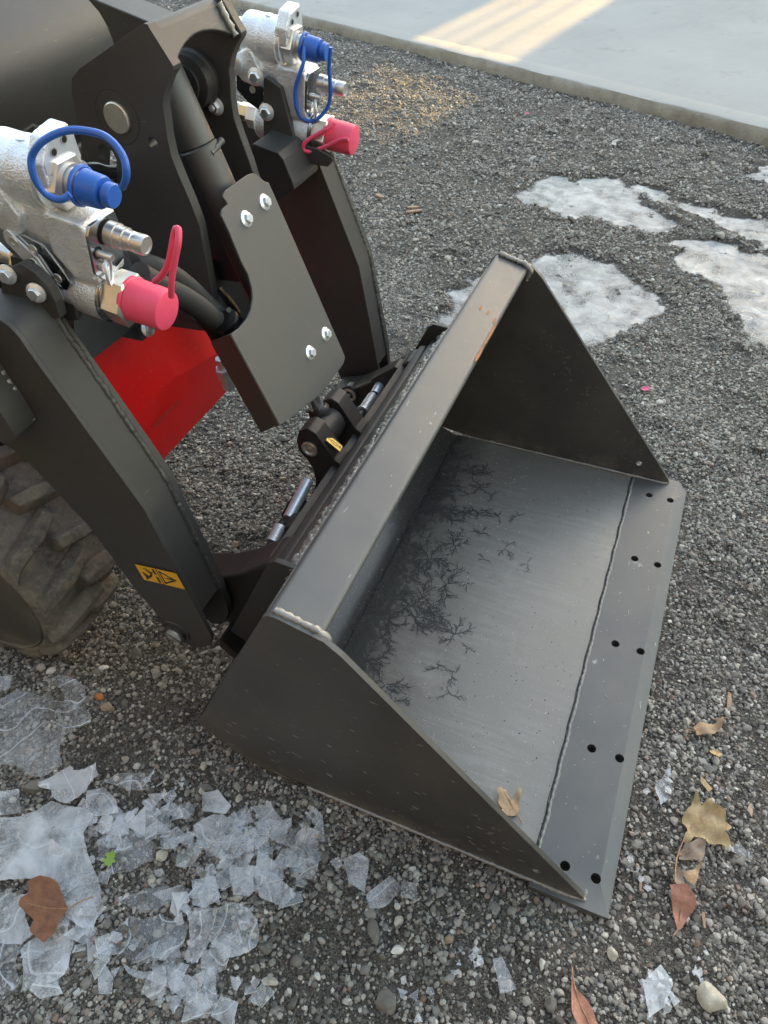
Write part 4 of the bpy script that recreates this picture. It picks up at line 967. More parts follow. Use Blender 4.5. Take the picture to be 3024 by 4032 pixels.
# rounded hood at the back
hc = (-1.66, .88); HRr = .40
arcp = [(hc[0] + HRr * math.cos(a), hc[1] + HRr * math.sin(a)) for a in np.linspace(R(-12), R(105), 30)]
HOOD = [(-1.4814, 1.2869), (-1.4387, 1.2617), (-1.408, 1.2357), (-1.3857, 1.2168), (-1.367, 1.1977), (-1.3563, 1.1753), (-1.3511, 1.1505), (-1.3545, 1.1184), (-1.3658, 1.0775), (-1.4428, 0.9235), (-1.531, 0.7293)]
sheet('hood', HOOD + [], .006, -.1, .86, M['frame'], loader, .0015)
for nm_, pts_, dx_, mt_ in (('recess_rim', [(-1.362, 0.538, 1.063), (-1.362, 0.5882, 1.0693), (-1.362, 0.5995, 1.0608), (-1.362, 0.5882, 1.0401), (-1.362, 0.5499, 1.0335), (-1.362, 0.5353, 1.0537)], .002, M['guard']), ('recess', [(-1.36, 0.5419, 1.0602), (-1.36, 0.5836, 1.065), (-1.36, 0.5899, 1.0597), (-1.36, 0.5814, 1.0442), (-1.36, 0.5506, 1.0387), (-1.36, 0.539, 1.0527)], .004, M['black'])):
    bm = bmesh.new(); q0 = [bm.verts.new(q) for q in pts_]; q1 = [bm.verts.new(Vector(q) + Vector((dx_ - .03, 0, 0))) for q in pts_]; bm.faces.new(q0); bm.faces.new(q1[::-1])
    for k in range(len(q0)): bm.faces.new((q0[k], q0[(k + 1) % len(q0)], q1[(k + 1) % len(q0)], q1[k]))
    finish(bm, nm_, mt_, loader, smooth=False)

# wheel at the left
wheel = bpy.data.objects.new('wheel', None); COL.objects.link(wheel); wheel.parent = loader
WX, WR, WY0, WY1 = -1.445, .290, -.022, .215; WZ = WR - .008
wheel.location = Vector((WX, .11, WZ)) - loader.location
pr_ = [(WY0 + .030, .232), (WY0 + .010, .236), (WY0 + .003, .240), (WY0 + .003, .250), (WY0 + .014, .264), (WY0 + .035, .264), (.10, .266), (WY1 - .035, .264), (WY1 - .014, .262), (WY1 - .004, .235), (WY1 - .004, .20), (WY1 - .03, .150)]
bm = lathe(bmesh.new(), (WX, 0, WZ), (0, 1, 0), pr_, 72, close=False)
finish(bm, 'tyre', M['tyre'], wheel, ang=60, label='mud covered tyre with chunky lugs')
bm = bmesh.new(); NL = 15
for s in range(2):
    for i in range(NL):
        a0 = 2 * PI * (i + .5 * s) / NL; vsq = []
        ysp = [(WY0 + .001, .272, .012), (WY0 + .006, .280, .014), (WY0 + .022, .292, .017), (.075, .300, .019), (.128, .300, .016)] if s == 0 else [(WY1 - .001, .272, .012), (WY1 - .006, .280, .014), (WY1 - .022, .292, .017), (.145, .300, .019), (.092, .300, .016)]
        prev = None
        for k, (yy, rr_, hw) in enumerate(ysp):
            ac = a0 + .055 * k; ring = []
            for da, dr in ((-hw / rr_ * 1.5, -.032), (-hw / rr_ * .85, 0), (hw / rr_ * .85, 0), (hw / rr_ * 1.5, -.032)):
                r_ = rr_ + dr; ring.append(bm.verts.new((WX + r_ * math.cos(ac + da), yy + (0 if dr == 0 else (.004 if s == 0 else -.004)), WZ + r_ * math.sin(ac + da))))
            if prev: 
                for j in range(3): bm.faces.new((prev[j], prev[j + 1], ring[j + 1], ring[j]))
            else: bm.faces.new(ring)
            prev = ring
        bm.faces.new(prev[::-1])
o = finish(bm, 'tread_lug', M['tyre'], wheel, .006, ang=50); tag(o, kind='stuff')
turned('rim', (WX, WY0 + .03, WZ), (0, 1, 0), [(-.026, .238), (-.029, .234), (-.02, .228), (.0, .226), (.035, .219), (.04, .214), (.05, .214), (.10, .19), (.11, .05), (.11, .001)], M['rim'], wheel, 56)
turned('hub', (WX, WY0 + .110, WZ), (0, -1, 0), [(0, .190), (.085, .188), (.098, .176), (.100, .001)], M['red'], wheel, 40, label='red hub inside the rim')

# sleeved hoses, cable tie, steel pipe
def hose(name, pts, r, par, mt=None, ribs=True):
    path = catmull(pts, 36 if ribs else 12)
    bm = sweep(bmesh.new(), path, (lambda i, s: r * (1.0 + .06 * math.cos(i * PI))) if ribs else r, 18); return finish(bm, name, mt or M['sleeve'], par, ang=120)
hose('hose', [(-0.92, 0.26, 1.0066), (-0.9134, 0.3, 0.9868), (-0.9042, 0.34, 0.9528), (-0.9011, 0.38, 0.9049), (-0.9042, 0.42, 0.8509), (-0.8945, 0.45, 0.8107), (-0.8739, 0.48, 0.7667)], .0185, loader)
hose('hose', [(-0.875, 0.24, 1.0061), (-0.8765, 0.29, 0.9563), (-0.8766, 0.33, 0.9187), (-0.8791, 0.37, 0.8752), (-0.8856, 0.41, 0.8288), (-0.88, 0.44, 0.7977), (-0.8615, 0.47, 0.7524)], .0195, loader)
hose('hose', [(-0.9095, 0.4, 0.8484), (-0.917, 0.44, 0.7942), (-0.9277, 0.47, 0.7376), (-0.9395, 0.5, 0.6673)], .018, loader)
hose('hose', [(-0.9657, 0.52, 0.8111), (-0.9473, 0.52, 0.7878), (-0.9322, 0.52, 0.7588), (-0.9123, 0.5, 0.7277)], .026, loader, M['black'], False)
tc = Vector((-0.8614, 0.415, 0.8289)); td = (Vector((-0.8506, 0.43, 0.8032)) - Vector((-0.8696, 0.4, 0.8524))).normalized()
turned('cable_tie', tc - td * .004, td, [(0, .0235), (.0005, .0245), (.008, .0245), (.0085, .0235)], M['black'], loader, 32)
plate('tie_lock', rounded([(-.005, -.006), (.005, -.006), (.005, .006), (-.005, .006)], .001), 0, .009, M['black'], loader, .001, fr=Fr(tc + Vector((.012, -.006, .021)), td, (0, 1, 0), Vector((.3, 0, .9))))
tube('steel_pipe', [(-1.0232, 0.34, 1.1129), (-1.0585, 0.4, 1.0875), (-1.0715, 0.44, 1.0647), (-1.0919, 0.5, 1.0407)], .0115, M['darksteel'], loader, 14)

# ------------------------------------------------------------------ hydraulic coupler blocks
def caps_tether(par, name, pts, r, mt): return tube(name, pts, r, mt, par, 10, 10)
def coupler(O, pitch, near):
    O = Vector(O); a = R(pitch); e1 = Vector((math.cos(a), 0, -math.sin(a))); e2 = Vector((math.sin(a), 0, math.cos(a))); Y = Vector((0, 1, 0))
    P = bpy.data.objects.new('coupler_block', None); COL.objects.link(P); P.parent = loader; P.location = O - loader.location
    P['label'] = 'zinc coupler block with a blue and a pink cap, ' + ('nearest the camera' if near else 'on the far lift arm')
    def L(u, v, w=0): return O + e1 * u + e2 * v + Y * w
    fxy = Fr(O, e1, e2, Y); sp = .010 if near else .022
    # cast body: overlapping solids fused and softened
    bm = bmesh.new()
    lathe(bm, L(-.142, 0), e1, [(0, .040), (.006, .044), (.088, .0445)], 40)
    lathe(bm, L(-.098, 0), e1, [(0, .0455), (.008, .0455)], 40)
    lathe(bm, L(-.118, -.165), e1, [(0, .036), (.006, .041), (.06, .0415), (.118 + sp, .0415)], 40)
    prism(bm, rounded([(-.125, -.02), (-.060, -.02), (-.040, -.040), (.012, -.040), (.016, -.06), (.014, -.128), (-.01, -.150), (-.075, -.150), (-.105, -.11), (-.13, -.06)], .012), -.030, .032, fxy)
    prism(bm, rounded([(-.055, -.036), (.012, -.036), (.012, -.125), (-.020, -.132), (-.055, -.10)], .010), -.036, .034, fxy)
    prism(bm, rounded([(-.150, -.030), (-.115, -.012), (-.09, -.05), (-.10, -.085), (-.135, -.08), (-.155, -.06)], .012), -.045, .02, fxy)
    # upright lug across the axis
    fl = Fr(L(-.056, 0), Y, e2, e1); prism(bm, rounded([(-.036, .0), (-.038, .034), (-.020, .062), (.022, .070), (.032, .056), (.038, .0)], .006), 0, .026, fl)
    me = bpy.data.meshes.new('b'); bmesh.ops.recalc_face_normals(bm, faces=bm.faces); bm.to_mesh(me); bm.free()
    me.polygons.foreach_set('use_smooth', [True] * len(me.polygons))
    o = link('valve_body', me, M['zinccast'], P)
    rm = o.modifiers.new('fuse', 'REMESH'); rm.mode = 'VOXEL'; rm.voxel_size = .0021; rm.use_smooth_shade = True
    sm = o.modifiers.new('soften', 'SMOOTH'); sm.iterations = 5; sm.factor = .5
    # machined faces
    ft = Fr(L(-.0295, 0), Y, e2, e1)
    plate('lug_face', rounded([(-.034, .02), (-.035, .033), (-.0185, .058), (.020, .0655), (.029, .054), (.035, .02)], .004), -.002, .0012, M['zinc'], P, .0006, fr=ft)
    for yy, zz in ((-.014, .044), (.009, .053)):
        turned('threaded_hole', L(-.0278, zz, yy), e1, [(0, .0064), (.0006, .0064)], M['steel'], P, 18)
        turned('threaded_hole', L(-.0272, zz, yy), e1, [(0, .0045), (.0005, .0045)], M['black'], P, 18)
    ff = Fr(L(.0155, 0), Y, e2, e1)
    plate('front_face', rounded([(-.034, -.052), (-.026, -.040), (.028, -.040), (.033, -.058), (.03, -.115), (-.018, -.128), (-.035, -.110)], .005), -.004, .0012, M['darksteel'], P, .0008, fr=ff)
    # blue coupler
    turned('port_flange', L(-.056, 0), e1, [(0, .0405), (.003, .0415), (.009, .0415), (.010, .0385)], M['zinc'], P, 44)
    turned('hex_nut', L(-.046, 0), e1, [(0, .033), (.0015, .0365), (.022, .0375), (.024, .0355), (.0245, .027)], M['steel'], P, 6)
    turned('collar', L(-.0215, 0), e1, [(0, .026), (.004, .026), (.0045, .0215), (.012, .0215), (.0125, .019), (.026, .019)], M['steel'], P, 36)
    bm = lathe(bmesh.new(), L(-.001, 0), e1, [(0, .0225), (.0015, .0245), (.0035, .0238), (.028, .0222), (.031, .0200), (.0315, .0125), (.036, .0125), (.037, .0168), (.0405, .0172), (.046, .0168), (.048, .015), (.0481, .0001)], 40)
    # pink coupler
    turned('port_flange', L(-.004 + sp, -.163), e1, [(0, .0400), (.003, .0425), (.006, .0425), (.007, .039), (.010, .039)], M['darksteel'], P, 44)
    turned('hex_nut', L(.005 + sp, -.163), e1, [(0, .036), (.001, .0405), (.030, .0415), (.032, .0390), (.034, .033)], M['steel'], P, 6)
    pk = lathe(bmesh.new(), L(.038 + sp, -.159), e1, [(0, .031), (.0015, .0335), (.004, .0325), (.052, .0318), (.0575, .0300), (.0590, .027), (.0592, .0001)], 44)
    lathe(pk, L(.030 + sp, -.160), e1, [(0, .0335), (.002, .0355), (.006, .0355), (.008, .0335)], 44)
    if near:
        pe = [Vector(q) for q in [(-0.7801, 0.168, 1.0497), (-0.7581, 0.16, 1.0665), (-0.7408, 0.158, 1.0865), (-0.7313, 0.162, 1.1084), (-0.7278, 0.168, 1.123), (-0.7246, 0.17, 1.1308), (-0.7211, 0.17, 1.1333), (-0.7177, 0.168, 1.1319), (-0.7161, 0.16, 1.1201), (-0.7213, 0.155, 1.1032), (-0.7311, 0.152, 1.0789), (-0.7381, 0.152, 1.0616), (-0.749, 0.158, 1.038)]]
        be = [Vector(q) for q in [(-0.7919, 0.17, 1.1766), (-0.7789, 0.165, 1.1892), (-0.7732, 0.165, 1.2018), (-0.7766, 0.17, 1.2142), (-0.7888, 0.175, 1.2268), (-0.8087, 0.18, 1.2337), (-0.8341, 0.18, 1.236), (-0.8567, 0.175, 1.236), (-0.8754, 0.165, 1.2315), (-0.8926, 0.155, 1.2221), (-0.9072, 0.15, 1.2075), (-0.9097, 0.145, 1.1924), (-0.9095, 0.145, 1.1771), (-0.9048, 0.148, 1.1624), (-0.8931, 0.15, 1.156), (-0.8801, 0.152, 1.157), (-0.8728, 0.158, 1.162)]]
        sweep(pk, catmull(pe, 8), lambda i, s: .0046, 10); sweep(bm, catmull(be, 8), lambda i, s: .0048, 10)
        rg = [L(.0, 0) - e1 * .006 + (e2 * math.cos(t_) + Y * math.sin(t_)) * .0245 for t_ in np.linspace(0, 2 * PI, 33)[:-1]]
        sweep(bm, rg, .0035, 8, closed=True)
    else:
        pe = [Vector(q) for q in [(-0.8786, 0.955, 1.0054), (-0.8915, 0.945, 0.9964), (-0.9111, 0.94, 0.9861), (-0.9309, 0.935, 0.9757), (-0.9458, 0.93, 0.9634), (-0.9484, 0.93, 0.953), (-0.9408, 0.93, 0.9488), (-0.9257, 0.935, 0.9504), (-0.9005, 0.94, 0.9594), (-0.8727, 0.945, 0.972), (-0.8566, 0.945, 0.9781), (-0.8423, 0.945, 0.9796)]]
        be = [Vector(q) for q in [(-0.9424, 0.975, 1.1511), (-0.9374, 0.955, 1.1387), (-0.9358, 0.945, 1.12), (-0.9447, 0.94, 1.0989), (-0.9566, 0.94, 1.0759), (-0.9611, 0.94, 1.055), (-0.9607, 0.94, 1.0341), (-0.9578, 0.945, 1.0158), (-0.9456, 0.95, 1.0058), (-0.9296, 0.955, 1.0058), (-0.9126, 0.96, 1.0157), (-0.8978, 0.965, 1.0327), (-0.8894, 0.965, 1.0543), (-0.8857, 0.962, 1.0799), (-0.8846, 0.96, 1.1083), (-0.8801, 0.957, 1.1288), (-0.8759, 0.957, 1.148)]]
        sweep(pk, catmull(pe, 8), .0045, 10); sweep(bm, catmull(be, 8), .0042, 10)
        rg = [L(.0, 0) - e1 * .006 + (e2 * math.cos(t_) + Y * math.sin(t_)) * .0245 for t_ in np.linspace(0, 2 * PI, 33)[:-1]]
        sweep(bm, rg, .0035, 8, closed=True)
    finish(bm, 'dust_cap', M['blue'], P, label='blue rubber dust cap with its looped tether'); finish(pk, 'dust_cap', M['pink'], P, label='pink rubber dust cap with its looped tether')
    # small quick coupler
    turned('quick_coupler', L(.016 + sp * .5, -.064, .006), e1, [(0, .0185), (.014, .0185), (.0145, .0165), (.028, .0165), (.0285, .0145), (.040, .0142), (.041, .0128), (.044, .0128), (.045, .0146), (.058, .0146), (.061, .0132), (.0611, .0108), (.0600, .0105), (.0600, .0001)], M['steel'], P, 36)
    # latch pin and split ring
    turned('latch_bore', L(.0165, -.082, -.022), e1, [(0, .0095), (.0006, .0095)], M['black'], P, 24)
    turned('latch_pin', L(.012, -.082, -.022), e1, [(0, .0058), (.028, .0058), (.030, .0048)], M['steel'], P, 20)
    rc = L(.029, -.105, -.022); 
    for dd in (0, .0022):
        pts_ = [rc + e1 * dd + (e2 * math.cos(t_) * 1.0 + (Y * .85 - e1 * .5).normalized() * math.sin(t_)) * .0205 for t_ in np.linspace(0, 2 * PI, 33)[:-1]]
        finish(sweep(bmesh.new(), pts_, .0013, 7, closed=True), 'split_ring', M['zinc'], P, ang=60)
    turned('plug', L(.016, -.104, -.018), e1, [(0, .0085), (.006, .0085), (.007, .006)], M['zinc'], P, 20)
    # latch plate with four screws on the near side
    fs = Fr(L(0, 0, -.0385), e1, e2, Y)
    LP = rounded([(-.150, -.062), (-.118, -.052), (-.105, -.078), (-.062, -.085), (-.038, -.118), (-.028, -.135), (-.040, -.152), (-.060, -.145), (-.125, -.120), (-.152, -.100)], .006)
    plate('latch_plate', LP, -.004, .0, M['darksteel'], P, .0008, fr=fs)
    if near: plate('latch_strip', rounded([(-.128, -.082), (-.118, -.076), (-.075, -.108), (-.052, -.150), (-.048, -.168), (-.056, -.176), (-.066, -.170), (-.078, -.146), (-.105, -.118), (-.128, -.098)], .005), -.0085, -.0045, M['zinc'], P, .0008, fr=fs)
    for u, v in ((-.112, -.092), (-.078, -.094), (-.085, -.118), (-.046, -.130)):
        turned('screw', L(u, v, -.0425 - (.0045 if near else 0)), (0, -1, 0), [(0, .0075), (.0012, .0072), (.0014, .0045), (.0008, .004), (.0008, .0001)], M['pin'], P, 20)
    turned('port_plug', L(-.150, -.048, -.045), (0, -1, 0), [(0, .021), (.01, .021), (.012, .018), (.0121, .008), (.009, .007), (.009, .0001)], M['zinc'], P, 32)
    # rear fittings
    turned('hex_fitting', L(-.172, 0), e1, [(0, .027), (.03, .027)], M['brass'], P, 6)
    turned('hex_fitting', L(-.195, 0), e1, [(0, .021), (.03, .021)], M['brass'], P, 6)
    turned('hex_fitting', L(-.145, -.163), e1, [(0, .027), (.03, .027)], M['zinc'], P, 6)
    turned('hex_fitting', L(-.168, -.160), e1, [(0, .020), (.024, .020)], M['brass'], P, 6)
    turned('hose_ferrule', L(-.235, -.158), e1, [(0, .0155), (.03, .0155), (.031, .0165), (.036, .0165), (.037, .0155), (.067, .0155)], M['steel'], P, 28)
    turned('hose_ferrule', L(-.225, -.075, .02), e1, [(0, .013), (.03, .013), (.031, .018), (.055, .018), (.056, .013), (.09, .013)], M['zinc'], P, 6)
    turned('plug', L(-.088, .038, -.004), e2, [(0, .0085), (.006, .0085), (.007, .0075)], M['zinc'], P, 20)
    return P, L
cN, LN = coupler((-0.8842, 0.2, 1.1536), 8, True)
cF, LF = coupler((-0.9422, 0.98, 1.1376), 7, False)
# bolts and brackets that carry the blocks
for q in [(-1.014, 0.125, 1.0395), (-0.9694, 0.125, 1.0188)]: hexbolt(cN, q, (.25, -1, .1), .0155)
for q in [(-1.0438, 0.925, 1.0901), (-1.0288, 0.925, 1.0225)]: hexbolt(cF, q, (.1, -1, 0), .0185)
MB = rounded([(-1.0317, 1.0369), (-0.9848, 1.0595), (-0.9627, 1.0492), (-0.9471, 1.0318), (-0.9441, 1.0049), (-0.948, 0.977), (-1.0159, 0.9629), (-1.0546, 0.9948)], .004)
plate('mounting_bracket', MB, .130, .147, M['frame'], loader, .002)
MB2 = rounded([(-1.038, 1.0471), (-0.9916, 1.0514), (-0.9632, 1.0382), (-0.9435, 0.9853), (-0.947, 0.9567), (-0.987, 0.9482), (-1.0545, 0.9989)], .004)
plate('mounting_bracket', MB2, .160, .172, M['frame'], loader, .002)
turned('hex_socket_screw', (-0.9835, 0.15, 1.0406), (.2, -1, .1), [(0, .008), (.003, .008), (.0032, .0045), (.001, .004), (.001, .0001)], M['pin'], loader, 20)
# far support under the block
plate('mounting_bracket', rounded([(-1.0277, 1.0931), (-0.9894, 1.0718), (-0.9676, 0.9622), (-0.9145, 0.9567), (-0.8735, 0.941), (-0.8913, 0.9205), (-0.995, 0.9223), (-1.05, 0.9625)], .008), .93, .945, M['frame'], loader, .002)
plate('arm_brace', rounded([(-1.0223, 0.9859), (-0.9616, 0.9737), (-0.95, 0.9608), (-0.9318, 0.9115), (-0.9311, 0.8996), (-0.9776, 0.8688), (-1.028, 0.8556), (-1.0657, 0.9127)], .006), .84, .96, M['cast'], loader, .003)

# ------------------------------------------------------------------ frozen puddles
pz0 = -.0205
for i, P in enumerate(PUDDLES):
    xs_ = [q[0] for q in P]; ys_ = [q[1] for q in P]; st = .014
    ax = np.arange(min(xs_) - .25, max(xs_) + .25, st); ay = np.arange(min(ys_) - .25, max(ys_) + .25, st); GX, GY = np.meshgrid(ax, ay)
    sd_ = poly_sd(GX, GY, P); dep = pz0 - height(GX, GY); dep = np.where(sd_ < -.20, -1, dep)
    on = dep > -.004; cell = on[:-1, :-1] | on[1:, :-1] | on[:-1, 1:] | on[1:, 1:]; own = np.ones_like(cell)
    for k_ in range(i): own &= poly_sd(GX, GY, PUDDLES[k_])[:-1, :-1] < sd_[:-1, :-1]
    cell &= own; idx = np.arange(GX.size).reshape(GX.shape); cy_, cx_ = np.nonzero(cell)
    fs = np.stack([idx[cy_, cx_], idx[cy_, cx_ + 1], idx[cy_ + 1, cx_ + 1], idx[cy_ + 1, cx_]], 1); used, inv = np.unique(fs, return_inverse=True)
    zz_ = pz0 + (fbm(GX, GY, 7, 3, 51) - .45) * .003
    co = np.stack([GX.ravel()[used], GY.ravel()[used], zz_.ravel()[used]], 1)
    me = bpy.data.meshes.new('frozen_puddle'); me.from_pydata(co.tolist(), [], inv.reshape(-1, 4).tolist()); me.polygons.foreach_set('use_smooth', [True] * len(me.polygons))
    at_ = me.attributes.new('depth', 'FLOAT', 'POINT'); at_.data.foreach_set('value', np.clip(dep.ravel()[used] / .016, 0, 1).astype(np.float32))
    o = link('frozen_puddle', me, M['puddle']); tag(o, 'whitish frozen puddle in the gravel', kind='structure')
    sm_ = o.modifiers.new('sheet', 'SOLIDIFY'); sm_.thickness = .003; sm_.offset = -1

# ------------------------------------------------------------------ broken ice in the lower left
def shard(name, pts, z, mt, th=.0016, tilt=(0, 0), curl=.0, label=None, grp='pieces of broken ice'):
    c = Vector((sum(p[0] for p in pts) / len(pts), sum(p[1] for p in pts) / len(pts)))
    P_ = [Vector(q) for q in pts]; per = sum((P_[i] - P_[i - 1]).length for i in range(len(P_)))
    if per > .28:                                    # large sheets broke along gentle curves
        bow = []
        for i, q in enumerate(P_):
            q2 = P_[(i + 1) % len(P_)]; d_ = q2 - q; nn_ = Vector((-d_.y, d_.x)); k_ = random.uniform(-.16, .16)
            for s in (0, .25, .5, .75): bow.append(tuple(q + d_ * s + nn_ * k_ * 4 * s * (1 - s)))
        pts = bow
    pp = []                                          # jitter the outline: chipped edges
    for i, p in enumerate(pts):
        q = pts[(i + 1) % len(pts)]; p_, q_ = Vector(p), Vector(q); m_ = max(2, int((q_ - p_).length / .012))
        for k in range(m_):
            s = k / m_; v = p_.lerp(q_, s); pp.append((v.x + random.gauss(0, .0007), v.y + random.gauss(0, .0007)))
    bm = bmesh.new(); top = [bm.verts.new((x, y, 0)) for x, y in pp]; ed = [bm.edges.new((top[i], top[(i + 1) % len(top)])) for i in range(len(top))]
    r_ = bmesh.ops.triangle_fill(bm, use_beauty=True, edges=ed)
    bmesh.ops.subdivide_edges(bm, edges=[e for e in bm.edges if e.calc_length() > .03], cuts=2, use_grid_fill=False)
    bmesh.ops.triangulate(bm, faces=bm.faces[:])
    seed = random.uniform(0, 50)
    for v in bm.verts:
        x, y = v.co.x - c.x, v.co.y - c.y
        v.co.z = z + x * tilt[0] + y * tilt[1] + (math.sin(x * 23 + seed) * math.cos(y * 19 + seed)) * curl
    bmesh.ops.recalc_face_normals(bm, faces=bm.faces[:])
    for f in bm.faces:
        if f.normal.z < 0: f.normal_flip()
    ext = bmesh.ops.extrude_face_region(bm, geom=bm.faces[:]); nv = [g_ for g_ in ext['geom'] if isinstance(g_, bmesh.types.BMVert)]
    for v in nv: v.co.z += th
    for f in bm.faces: f.material_index = 1 if abs(f.normal.z) < .5 else 0
    bm.normal_update()
    for f in bm.faces: f.material_index = 1 if abs(f.normal.z) < .5 else 0
    o = finish(bm, name, [mt, M['ice_edge']], smooth=True, ang=30)
    if label: tag(o, label, 'ice', grp)
    return o
